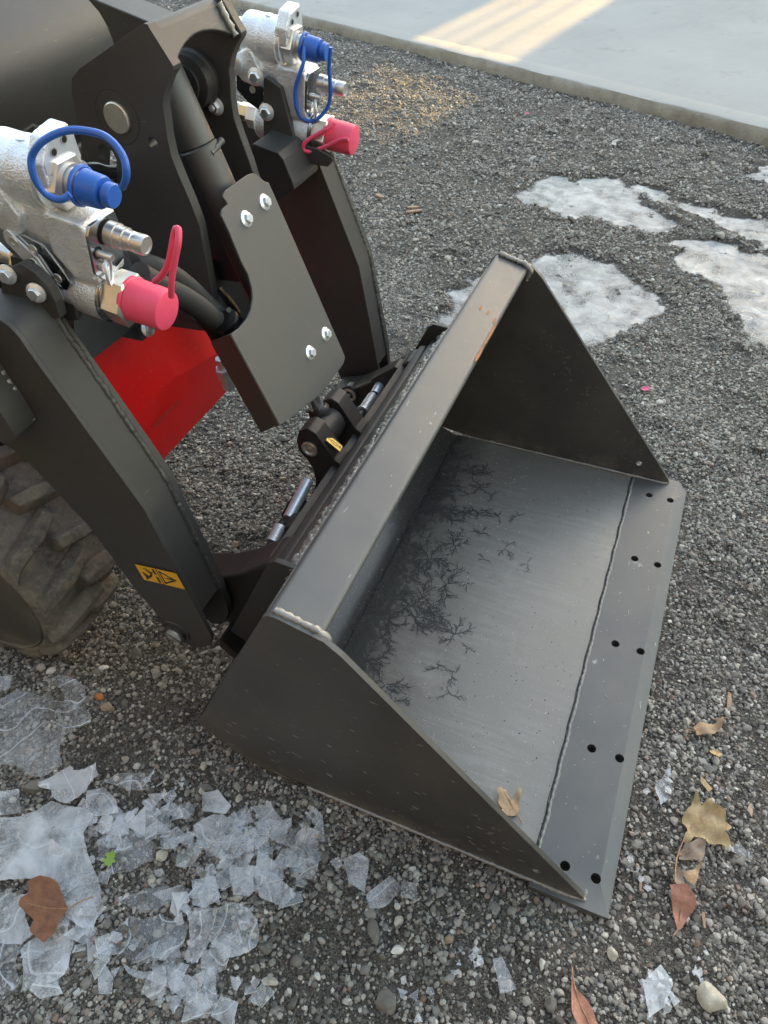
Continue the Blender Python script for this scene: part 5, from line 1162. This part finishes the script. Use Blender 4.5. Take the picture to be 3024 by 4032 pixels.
SH = [
 ('ice_clear', [(-1.3653, -0.1457), (-1.3314, -0.0942), (-1.191, -0.0797), (-1.1132, -0.0816), (-1.0954, -0.1067), (-1.1337, -0.157), (-1.0877, -0.2089), (-1.1344, -0.26), (-1.2396, -0.2767)], .010, 'large clear ice sheet with curved ripple lines at the left edge of the picture'),
 ('ice_clear', [(-1.2717, -0.051), (-1.2306, -0.0229), (-1.1599, -0.0409), (-1.131, -0.0814), (-1.1841, -0.088)], .012, 'clear ice piece with white ripples just above the large clear sheet'),
 ('ice_milky', [(-1.4072, -0.0933), (-1.3584, -0.0738), (-1.3412, -0.1058), (-1.3777, -0.1242)], .012, 'small pale ice chip at the left edge below the tyre'),
 ('ice_milky', [(-1.118, -0.266), (-1.0728, -0.2029), (-1.0565, -0.2093), (-1.0198, -0.1782), (-0.9923, -0.1994), (-0.992, -0.24), (-1.0105, -0.2779), (-1.0708, -0.2657)], .020, 'cracked milky ice slab touching the top of the big white sheet'),
 ('ice_white', [(-1.1581, -0.3616), (-1.0551, -0.2839), (-0.9815, -0.2661), (-0.9483, -0.3113), (-0.8812, -0.3614), (-0.815, -0.4167), (-0.8111, -0.4494), (-0.8577, -0.4539), (-0.9128, -0.4266), (-0.9866, -0.4256), (-1.0584, -0.4654)], .012, 'biggest white ice sheet, lying above the brown maple leaf'),
 ('ice_milky', [(-1.0495, -0.4747), (-0.9711, -0.4504), (-0.9084, -0.4988), (-0.924, -0.5242), (-0.9832, -0.5437)], .009, 'milky ice piece left of the brown maple leaf'),
 ('ice_clear', [(-0.9897, -0.5369), (-0.9232, -0.5285), (-0.8818, -0.5706), (-0.9033, -0.6269)], .007, 'ice piece with many ripple lines in the lower left corner'),
 ('ice_milky', [(-0.9201, -0.5319), (-0.8723, -0.4744), (-0.8399, -0.4755), (-0.8108, -0.5325), (-0.8519, -0.5627), (-0.8702, -0.5833)], .013, 'bluish ice piece just below the brown maple leaf'),
 ('ice_milky', [(-0.9984, -0.2364), (-0.9673, -0.2176), (-0.9227, -0.2302), (-0.9, -0.251), (-0.9383, -0.2724), (-0.9664, -0.2779)], .018, 'rounded frosted ice flake right of the cracked milky slab'),
 ('ice_clear', [(-0.9747, -0.2081), (-0.948, -0.1783), (-0.901, -0.1561), (-0.8702, -0.1845), (-0.9102, -0.2007)], .022, 'dark clear ice flake topmost right of the cracked milky slab'),
 ('ice_clear', [(-0.904, -0.3159), (-0.8799, -0.2864), (-0.7975, -0.2726), (-0.7763, -0.3025), (-0.8039, -0.3352), (-0.8387, -0.3574), (-0.8809, -0.3451)], .014, 'grey ice plate holding the small green leaf scrap'),
 ('ice_milky', [(-0.8665, -0.255), (-0.8375, -0.2256), (-0.766, -0.2429), (-0.8342, -0.2763)], .020, 'wrinkled ice wedge above the green leaf scrap'),
 ('ice_clear', [(-0.7708, -0.4376), (-0.7593, -0.4038), (-0.7052, -0.3768), (-0.6502, -0.3689), (-0.6346, -0.4101), (-0.6498, -0.4393), (-0.6902, -0.465), (-0.7371, -0.466)], .014, 'large dark clear ice plate with looping ripples, right of the brown maple leaf'),
 ('ice_milky', [(-0.6578, -0.3574), (-0.58, -0.3106), (-0.5236, -0.3171), (-0.504, -0.3564), (-0.5522, -0.3946), (-0.5888, -0.3819), (-0.593, -0.4205), (-0.618, -0.4262)], .016, 'milky ice plate joined to the right of the large dark clear one'),
 ('ice_white', [(-0.758, -0.1453), (-0.7293, -0.1275), (-0.6852, -0.146), (-0.6869, -0.1645), (-0.7366, -0.1788)], .018, 'white ice flake nearest the bucket heel'),
 ('ice_milky', [(-0.7367, -0.2138), (-0.7113, -0.1774), (-0.6522, -0.1796), (-0.5907, -0.1885), (-0.6225, -0.2398), (-0.6625, -0.2453), (-0.7115, -0.2376)], .016, 'bluish ice plate amid the heap of shards below the bucket side'),
 ('ice_milky', [(-0.6487, -0.1313), (-0.6098, -0.1095), (-0.5503, -0.1381), (-0.5183, -0.1756), (-0.5606, -0.1762), (-0.6061, -0.1722)], .020, 'bright upturned ice shard at the top of the heap below the bucket side'),
 ('ice_clear', [(-0.5453, -0.1475), (-0.5246, -0.1162), (-0.4619, -0.169), (-0.4638, -0.2122), (-0.5, -0.2218)], .012, 'thin clear ice shard at the right end of the heap'),
 ('ice_milky', [(-0.5779, -0.2377), (-0.5315, -0.2294), (-0.4748, -0.2475), (-0.4877, -0.2778), (-0.5394, -0.279)], .014, 'ice shard split by a white line at the lower right of the heap'),
 ('ice_white', [(-0.6245, -0.2567), (-0.5816, -0.2365), (-0.5561, -0.2705), (-0.5585, -0.2868), (-0.5897, -0.2945)], .016, 'small white ice shard at the bottom of the heap'),
 ('ice_milky', [(-0.4176, -0.1509), (-0.3932, -0.1274), (-0.3664, -0.1355), (-0.3528, -0.1926), (-0.3893, -0.187)], .010, 'rounded frosted ice flake alone on the gravel below the bucket side'),
 ('ice_milky', [(-0.3481, -0.1907), (-0.317, -0.1445), (-0.2864, -0.1578), (-0.3041, -0.2027), (-0.3416, -0.2181)], .010, 'square bluish ice flake beside the long beige pebble'),
 ('ice_milky', [(-0.2932, -0.1478), (-0.2627, -0.1405), (-0.2511, -0.1711), (-0.2827, -0.1741)], .010, 'small bluish ice flake right of the square one'),
 ('ice_milky', [(-0.7246, -0.4746), (-0.6449, -0.4464), (-0.577, -0.4451), (-0.5463, -0.4755), (-0.5901, -0.4765), (-0.6688, -0.4785)], .010, 'long white ice strip below the large dark clear plate'),
 ('ice_milky', [(-0.5978, -0.4042), (-0.5818, -0.393), (-0.5458, -0.4323), (-0.5222, -0.4613), (-0.5398, -0.477), (-0.5681, -0.4415)], .014, 'narrow upright ice strip crossing the long white strip'),
 ('ice_clear', [(-0.8052, -0.3927), (-0.7821, -0.3731), (-0.7257, -0.3295), (-0.6905, -0.3357), (-0.7174, -0.3768), (-0.7582, -0.3886)], .012, 'flat clear ice flake above the large dark clear plate'),
 ('ice_white', [(-0.6798, -0.3056), (-0.6412, -0.2794), (-0.6111, -0.3083), (-0.6297, -0.336), (-0.6537, -0.3408)], .014, 'frosted ice flake between the heap and the milky plate'),
 ('ice_milky', [(-1.1946, -0.3158), (-1.1448, -0.2894), (-1.103, -0.3274), (-1.1528, -0.3595)], .008, 'grey blue ice piece at the left edge between the two big sheets'),
 ('ice_white', [(0.1747, -0.1383), (0.2018, -0.0957), (0.2252, -0.1176), (0.2183, -0.1584), (0.1941, -0.1869)], .008, 'ragged white ice patch near the bottom right'),
 ('ice_milky', [(-0.0858, -0.2058), (-0.0708, -0.1956), (-0.0332, -0.2355), (-0.0584, -0.2536)], .010, 'thin ice strip left of the rust coloured leaf at the bottom'),
 ('ice_white', [(0.1425, 0.236), (0.1655, 0.2843), (0.1854, 0.2424), (0.1619, 0.2007)], .006, 'small white ice patch beside the cutting edge'),
 ('ice_clear', [(0.2959, 0.1588), (0.317, 0.1771), (0.3465, 0.1649), (0.332, 0.1494)], .010, 'dark clear ice splinter beside the tan leaf pile'),
]
for mt, P, z, lab in SH:
    cx = sum(p[0] for p in P) / len(P); cy = sum(p[1] for p in P) / len(P)
    shard('ice_shard', P, max(hz(cx, cy), -.002) + z * .75, M[mt], tilt=(random.gauss(0, .06), random.gauss(0, .06)), curl=.0016, label=lab)
# the countless small splinters: one object
def splinters():
    bmA = bmesh.new(); rnd = random.Random(21)
    zones = [(-0.8446, -0.2344), (-0.7905, -0.2357), (-0.641, -0.2089), (-0.5706, -0.224), (-0.6639, -0.2728), (-0.8329, -0.1939), (-0.5359, -0.1991), (-0.6565, -0.204), (-0.603, -0.2101), (-0.9071, -0.2773), (-0.9277, -0.3029), (-0.6911, -0.3257), (-0.5799, -0.3303), (-0.5004, -0.1517), (-0.6329, -0.4637), (-0.5197, -0.4475), (-0.8323, -0.4386), (-0.8414, -0.518), (-0.7635, -0.463), (-0.5808, -0.1619), (0.1838, -0.1194), (0.2218, -0.127), (-0.1109, -0.2126), (0.1574, 0.2302), (0.1565, 0.2741), (0.2016, -0.1581), (-0.1402, -0.2205), (0.118, 0.052), (0.1287, 0.0423), (0.2658, -0.0856), (-0.1985, -0.3117)]
    for zi, (zx, zy) in enumerate(zones):
        for k in range(13 if zi < 20 else 7):
            x = zx + rnd.gauss(0, .035 if zi < 20 else .018); y = zy + rnd.gauss(0, .028 if zi < 20 else .015)
            if -.82 < x < .12 and -.055 < y < 1.2: continue
            r = rnd.choice((rnd.uniform(.005, .016), rnd.uniform(.014, .034))) if zi < 20 else rnd.uniform(.004, .012); m = rnd.randint(3, 5); a0 = rnd.uniform(0, 6.28)
            nrm = Vector((rnd.gauss(0, .38), rnd.gauss(0, .38), 1)).normalized(); u, v = basis(nrm); c = Vector((x, y, hz(x, y) + rnd.uniform(.003, .018)))
            poly = [(r * rnd.uniform(.5, 1.2) * math.cos(a0 + 2 * PI * j / m), r * rnd.uniform(.5, 1.2) * math.sin(a0 + 2 * PI * j / m)) for j in range(m)]
            n0 = len(bmA.faces); prism(bmA, poly, 0, .0013, Fr(c, u, v, nrm)); bmA.faces.ensure_lookup_table()
            for f in bmA.faces[n0:]: f.material_index = 0 if len(f.verts) != 4 or m == 4 else 1
            if m == 4:
                for f in bmA.faces[n0 + 2:]: f.material_index = 1
            else:
                for f in bmA.faces[n0:n0 + 2]: f.material_index = 0
                for f in bmA.faces[n0 + 2:]: f.material_index = 1
    tag(finish(bmA, 'ice_splinters', [M['ice_milky'], M['ice_edge']], smooth=False), 'countless small ice splinters strewn on the gravel', 'ice', kind='stuff')
splinters()

# ------------------------------------------------------------------ leaves, chips and single stones
def leaf(name, outline, mt, label, scale=1, rot=0, at=(0, 0), z=None, curl=.006, tilt=(0, 0), stem=None, veins=True, cat='leaf'):
    """outline in leaf units; curled, veined, with a stem"""
    ca, sa = math.cos(rot), math.sin(rot); x0, y0 = at; z0 = (hz(x0, y0) + .010) if z is None else z
    bm = bmesh.new(); vv_ = [bm.verts.new((p[0] * scale, p[1] * scale, 0)) for p in outline]; ed = [bm.edges.new((vv_[i], vv_[(i + 1) % len(vv_)])) for i in range(len(vv_))]
    bmesh.ops.triangle_fill(bm, use_beauty=True, edges=ed)
    for _ in range(2): bmesh.ops.subdivide_edges(bm, edges=[e for e in bm.edges if e.calc_length() > .005], cuts=1); bmesh.ops.triangulate(bm, faces=bm.faces[:])
    seed = random.uniform(0, 20)
    def zz(x, y): return (abs(y) * .25 + .5 * x * x / max(scale, .01) * .6) * (1 if curl > 0 else 0) + math.sin(x * 150 + seed) * curl * .18 + math.sin(y * 190 + seed * 2) * curl * .2 + x * tilt[0] + y * tilt[1]
    for v in bm.verts: v.co.z = zz(v.co.x, v.co.y)
    bmesh.ops.recalc_face_normals(bm, faces=bm.faces[:])
    ext = bmesh.ops.solidify(bm, geom=bm.faces[:], thickness=.0004)
    xs = [p[0] * scale for p in outline]; 
    if stem:
        sp = [Vector((x * scale, y * scale, zz(x * scale, y * scale) + .0006)) for x, y in stem]; n0 = len(bm.faces)
        sweep(bm, catmull(sp, 5), lambda i, s: scale * .018 * (1 - .5 * s), 6); bm.faces.ensure_lookup_table()
        for f in bm.faces[n0:]: f.material_index = 1
    mw = Matrix(((ca, -sa, 0, x0), (sa, ca, 0, y0), (0, 0, 1, z0), (0, 0, 0, 1))); bm.transform(mw)
    return tag(finish(bm, name, [mt, M['leaf_vein']], ang=70), label, cat)
oak = [(0, 0), (.10, .16), (.06, .30), (.24, .34), (.22, .52), (.42, .46), (.46, .30), (.58, .30), (.60, .46), (.78, .36), (.82, .14), (1.0, .02), (.84, -.12), (.86, -.30), (.68, -.24), (.60, -.34), (.52, -.20), (.38, -.42), (.26, -.40), (.28, -.20), (.10, -.14)]
maple = [(0, 0), (.04, .22), (-.04, .50), (.18, .44), (.26, .70), (.38, .58), (.56, .74), (.62, .50), (.84, .46), (.78, .26), (1.04, .06), (.86, -.10), (.92, -.34), (.66, -.38), (.58, -.62), (.40, -.50), (.24, -.66), (.16, -.40), (-.02, -.42), (.04, -.20)]
lance = [(0, 0), (.06, .07), (.18, .13), (.20, .12), (.36, .165), (.38, .155), (.55, .15), (.57, .14), (.75, .10), (.90, .04), (1, 0), (.90, -.045), (.75, -.10), (.72, -.09), (.55, -.14), (.38, -.15), (.36, -.14), (.18, -.115), (.06, -.06)]
def span(a, b): a, b = Vector(a), Vector(b); d = b - a; return a, d.length, math.atan2(d.y, d.x)
def leaf_t(name, pts, mt, label, curl=.006, z=None, stem=None, base=(0, 0)):
    a = Vector(pts[0]); far_ = max(pts, key=lambda q: (Vector(q) - a).length); L_ = (Vector(far_) - a).length; r_ = math.atan2(far_[1] - a.y, far_[0] - a.x); c_, s_2 = math.cos(-r_), math.sin(-r_)
    def loc(q): dx, dy = q[0] - a.x, q[1] - a.y; return ((dx * c_ - dy * s_2) / L_, (dx * s_2 + dy * c_) / L_)
    out = []; P_ = [loc(q) for q in pts]
    for i, q in enumerate(P_):                       # ragged margin
        n_ = P_[(i + 1) % len(P_)]; out.append(q); m_ = ((q[0] + n_[0]) / 2, (q[1] + n_[1]) / 2); out.append((m_[0] + random.gauss(0, .012), m_[1] + random.gauss(0, .012)))
    return leaf(name, out, mt, label, L_, r_, (a.x, a.y), z=z, curl=curl, stem=[loc(q) for q in stem] if stem else None)
leaf_t('oak_leaf', [(-0.1155, 0.058), (-0.1334, 0.0507), (-0.1499, 0.0466), (-0.1465, 0.061), (-0.1583, 0.0667), (-0.1602, 0.0819), (-0.1712, 0.0898), (-0.1624, 0.0983), (-0.1492, 0.0971), (-0.1389, 0.0878), (-0.133, 0.0849), (-0.1294, 0.0997), (-0.1255, 0.1132), (-0.1202, 0.1126), (-0.1193, 0.0905), (-0.1132, 0.0719)], M['leaf_tan'], 'dry tan oak leaf lying on the bucket floor', .009, .0208, [(-0.0994, 0.0466), (-0.1132, 0.0589), (-0.1303, 0.0754), (-0.1494, 0.0889)])
p0_ = [(-0.8742, -0.4402), (-0.8712, -0.4537), (-0.87, -0.4702), (-0.8626, -0.4863), (-0.8684, -0.5051), (-0.8845, -0.5047), (-0.9076, -0.5), (-0.9131, -0.483), (-0.9528, -0.4748), (-0.9578, -0.4619), (-0.9524, -0.4496), (-0.9671, -0.4351), (-0.9521, -0.416), (-0.9333, -0.4109), (-0.9145, -0.4137), (-0.8969, -0.4269)]
leaf_t('maple_leaf', p0_, M['leaf_brown'], 'brown maple leaf frozen among the white ice on the left', .003, hz(*p0_[0]) + .026, [(-0.8361, -0.4071), (-0.8555, -0.4225), (-0.8742, -0.4402), (-0.9051, -0.4553), (-0.9417, -0.4653)])
leaf_t('pointed_leaf', [(0.2211, -0.0289), (0.2143, -0.0181), (0.2054, 0.0089), (0.199, 0.0262), (0.1932, 0.0382), (0.2092, 0.0462), (0.2255, 0.0514), (0.2407, 0.0403), (0.2454, 0.0224), (0.2369, -0.0006), (0.2285, -0.0231)], M['leaf_rust'], 'reddish brown pointed leaf at the bottom of the leaf pile right of the bucket', .010, None, [(0.2145, -0.0423), (0.222, -0.0258), (0.2219, 0.01), (0.2154, 0.0415)])
leaf_t('pointed_leaf', [(0.0541, -0.1684), (0.0589, -0.1829), (0.0721, -0.1967), (0.0891, -0.2086), (0.1002, -0.2226), (0.1142, -0.2422), (0.0931, -0.258), (0.078, -0.2536), (0.0661, -0.2367), (0.0612, -0.2201), (0.057, -0.1953)], M['leaf_rust'], 'rust coloured pointed leaf at the bottom edge of the picture', .006, None, [(0.0519, -0.1622), (0.0586, -0.183), (0.0757, -0.2141), (0.0986, -0.2451)])
leaf_t('maple_leaf', [(0.2208, 0.1395), (0.2103, 0.1416), (0.2156, 0.1597), (0.205, 0.1748), (0.2057, 0.1948), (0.2158, 0.2122), (0.2173, 0.24), (0.226, 0.2298), (0.2347, 0.2182), (0.2493, 0.2376), (0.2625, 0.2245), (0.2793, 0.218), (0.282, 0.2028), (0.2931, 0.1912), (0.281, 0.1798), (0.2966, 0.1641), (0.2918, 0.1528), (0.2688, 0.1528), (0.2454, 0.1558), (0.2307, 0.1562)], M['leaf_gold'], 'large crumpled yellow brown leaf topmost in the pile right of the bucket', .022, None, [(0.2019, 0.0441), (0.2028, 0.095), (0.2118, 0.1422), (0.2253, 0.1797), (0.2459, 0.2111)])
leaf_t('maple_leaf', [(0.2056, 0.1122), (0.2164, 0.1322), (0.2374, 0.1533), (0.2506, 0.1524), (0.2519, 0.1249), (0.2478, 0.108), (0.2335, 0.1082), (0.2083, 0.101)], M['leaf_grey'], 'greyish brown leaf in the middle of the leaf pile', .014, None, [(0.2076, 0.1069), (0.226, 0.1236), (0.247, 0.1447)])
leaf_t('leaf_scrap', [(0.2145, 0.0734), (0.2356, 0.088), (0.2481, 0.1051), (0.2426, 0.0759), (0.2366, 0.053), (0.2276, 0.0581), (0.2209, 0.0671)], M['leaf_tan'], 'orange leaf scrap wedged above the reddish pointed leaf', .016)
leaf_t('leaf_scrap', [(0.1993, 0.0619), (0.2057, 0.0794), (0.2163, 0.0748), (0.2229, 0.0539), (0.2071, 0.0445)], M['leaf_grey'], 'dull brown leaf scrap at the left flank of the leaf pile', .010)
leaf_t('oak_leaf', [(0.2047, 0.4089), (0.216, 0.4254), (0.2454, 0.4253), (0.2598, 0.4469), (0.2588, 0.4189), (0.2474, 0.4026), (0.2132, 0.3889)], M['leaf_tan'], 'torn tan leaf on the gravel beside the middle of the cutting edge', .016, None, [(0.1872, 0.3893), (0.209, 0.3988), (0.2367, 0.4139)])
leaf_t('leaf_scrap', [(0.2444, 0.3651), (0.2595, 0.3731), (0.2701, 0.3586), (0.2615, 0.3496), (0.2482, 0.3573)], M['leaf_gold'], 'yellow leaf scrap just below the torn tan leaf', .012)
leaf_t('leaf_scrap', [(0.2325, 0.2979), (0.2417, 0.2927), (0.2554, 0.2701), (0.2477, 0.2617), (0.2349, 0.2828)], M['leaf_gold'], 'narrow yellow leaf scrap above the leaf pile', .008)
leaf_t('leaf_scrap', [(0.3358, 0.2786), (0.3402, 0.2635), (0.337, 0.2422), (0.3274, 0.255)], M['leaf_grey'], 'small pale oval leaf near the right edge of the picture', .006)
tag(tube('twig', [Vector((x, y, hz(x, y) + .012)) for x, y in [(0.2453, 0.4451), (0.2593, 0.4527), (0.2748, 0.463)]], .0012, M['leaf_vein']), 'thin dry twig lying across the torn tan leaf', 'twig')
m_, t_, p_ = mat('green_leaf'); p_.inputs['Base Color'].default_value = (.20, .36, .06, 1); p_.inputs['Roughness'].default_value = .5
a, L_, r_ = span(*[(-0.8502, -0.348), (-0.857, -0.3238)])
leaf('leaf_scrap', oak, m_, 'bright green leaf scrap frozen in the grey ice plate', L_ * 1.2, r_, a, z=hz(*a) + .022, curl=.003)
def chip(p, q, wd, label, mt='wood'):
    a, L_, r_ = span(p, q); bm = bmesh.new(); z0 = hz(a.x, a.y) + .007
    fr_ = Fr((a.x, a.y, z0), (math.cos(r_), math.sin(r_), random.uniform(-.08, .08)), (-math.sin(r_), math.cos(r_), 0), (0, 0, 1))
    prism(bm, [(0, -wd * .4), (L_ * .3, -wd * .55), (L_ * .8, -wd * .45), (L_, -wd * .1), (L_ * .93, wd * .35), (L_ * .5, wd * .5), (L_ * .05, wd * .35)], 0, wd * .4, fr_)
    tag(finish(bm, 'wood_chip', M[mt], None, wd * .12), label, 'wood chip')
chip(*[(0.2759, 0.5361), (0.2773, 0.475)], .010, 'reddish wood chip right of the cutting edge, above the torn tan leaf')
chip(*[(0.1463, 0.0402), (0.1486, 0.0159)], .006, 'short yellow wood sliver between the cutting edge corner and the pointed leaf')
chip(*[(0.2634, 0.0229), (0.2684, -0.0072)], .006, 'thin yellow wood sliver right of the pointed leaf in the pile')
for p, q, lb in ((*[(-1.4127, 2.7287), (-1.3436, 2.7812)], 'brown bark strip on the gravel beyond the far lift arm'), (*[(-1.4216, 2.7769), (-1.3666, 2.7961)], 'pale wood strip just above the brown bark strip'), (*[(-1.6338, 2.8696), (-1.5752, 2.8293)], 'orange brown wood chip nearest the far lift arm')):
    chip(p, q, .02, lb)
def stone(p, q, wd, mt, label, hgt=.7, name='stone', z=0.0):
    a, L_, r_ = span(p, q); m_ = rock_mesh(hash_(label), 3, .30, hgt); m_.materials.append(M[mt]); cx_, cy_ = (Vector(p) + Vector(q)) / 2
    m_.transform(Matrix.Translation((cx_, cy_, hz(cx_, cy_) + wd * hgt * .35 + z)) @ Matrix.Rotation(r_, 4, 'Z') @ Matrix.Diagonal((L_ / 2, wd / 2, wd / 2, 1)))
    tag(link(name, m_), label, 'stone')
def hash_(s): return sum(ord(c) * (i + 3) for i, c in enumerate(s)) % 9973
XS = [
 ([(-0.3263, -0.2216), (-0.2976, -0.2694)], .026, 'grey', 'long grey beige pebble upright in the gravel below the bucket side'),
 ([(-0.2894, -0.1917), (-0.2785, -0.1848)], .015, 'white', 'round white pebble above the cream one below the bucket side'),
 ([(-0.2767, -0.2231), (-0.2686, -0.2029)], .020, 'pale', 'cream egg shaped pebble right of the long grey beige pebble'),
 ([(-0.2671, -0.2661), (-0.2424, -0.249)], .016, 'white', 'flat white pebble below the cream egg shaped one'),
 ([(-0.7742, -0.2962), (-0.7523, -0.2818)], .024, 'pale', 'pale yellow stone right of the green leaf scrap'),
 ([(-0.7468, -0.2851), (-0.7323, -0.2737)], .020, 'grey', 'brown grey stone touching the pale yellow stone'),
 ([(-0.7675, -0.3414), (-0.7523, -0.3273)], .018, 'pale', 'small beige stone below the pale yellow stone'),
 ([(-0.8248, -0.4974), (-0.7931, -0.4798)], .028, 'grey', 'large grey stone below the brown maple leaf'),
 ([(-0.504, -0.3564), (-0.4743, -0.3443)], .028, 'grey', 'large grey stone right of the milky ice plate'),
 ([(-0.4369, -0.3518), (-0.4118, -0.337)], .028, 'grey', 'rough grey stone near the bottom middle'),
 ([(-0.26, -0.3574), (-0.2298, -0.3323)], .044, 'grey', 'biggest grey brown stone at the bottom edge'),
 ([(-0.4702, -0.4012), (-0.4391, -0.3884)], .020, 'pale', 'pale cracked stone near the bottom edge'),
 ([(-1.1415, -0.285), (-1.1004, -0.2652)], .034, 'grey', 'greenish grey stone at the left beside the cracked milky slab'),
 ([(-1.1048, -0.0563), (-1.0683, -0.049)], .026, 'tan', 'brown stone right of the clear ice piece under the tyre'),
 ([(-1.1366, -0.0407), (-1.1123, -0.0369)], .022, 'rust', 'small reddish stone touching the brown stone'),
 ([(-1.1843, 0.0274), (-1.1561, 0.0426)], .018, 'white', 'flat white stone on the gravel below the wheel'),
 ([(-0.806, -0.092), (-0.7869, -0.0843)], .020, 'pale', 'beige stone close to the heel of the bucket'),
 ([(-0.6902, -0.127), (-0.6758, -0.1181)], .020, 'pale', 'beige stone above the upturned ice shard'),
 ([(-0.4969, -0.0727), (-0.4832, -0.0689)], .014, 'white', 'white pebble below the middle of the bucket side'),
 ([(0.268, -0.127), (0.3135, -0.1045)], .052, 'pale', 'big flat beige stone in the lower right corner'),
 ([(0.1075, -0.1167), (0.1279, -0.1063)], .024, 'pale', 'round beige stone below the corner of the cutting edge'),
 ([(-0.1806, -0.2102), (-0.1628, -0.2009)], .018, 'tan', 'tan pebble with a dark tip below the bucket side'),
 ([(0.0185, -0.2374), (0.0423, -0.2313)], .030, 'grey', 'flat grey stone left of the rust coloured leaf'),
 ([(0.182, 0.4148), (0.2015, 0.4239)], .022, 'pale', 'grey beige stone left of the torn tan leaf'),
 ([(-1.0844, 0.5093), (-1.0573, 0.5158)], .034, 'tan', 'tan stone on the gravel under the tilt cylinder'),
 ([(-1.0805, 0.7974), (-1.0611, 0.8097)], .022, 'tan', 'small tan stone beside the handle of the near locking pin'),
 ([(-1.1805, 0.9694), (-1.1425, 0.9805)], .022, 'grey', 'pale grey stone just below the guard plate corner'),
]
for (p, q), wd, mt, lb in XS: stone(p, q, wd, mt, lb)
for i, (p, lb) in enumerate((([(-0.102, 1.6566)][0], 'pink petal beyond the far corner of the bucket'), ([(-1.2177, 4.3033)][0], 'tiny pink scrap on the gravel near the pavement'))):
    leaf('petal', circ(.5, 0, .5, 10), M['petal'], lb, .028, i * 1.3, p, curl=.006, cat='petal')
print('objects', len(bpy.data.objects))
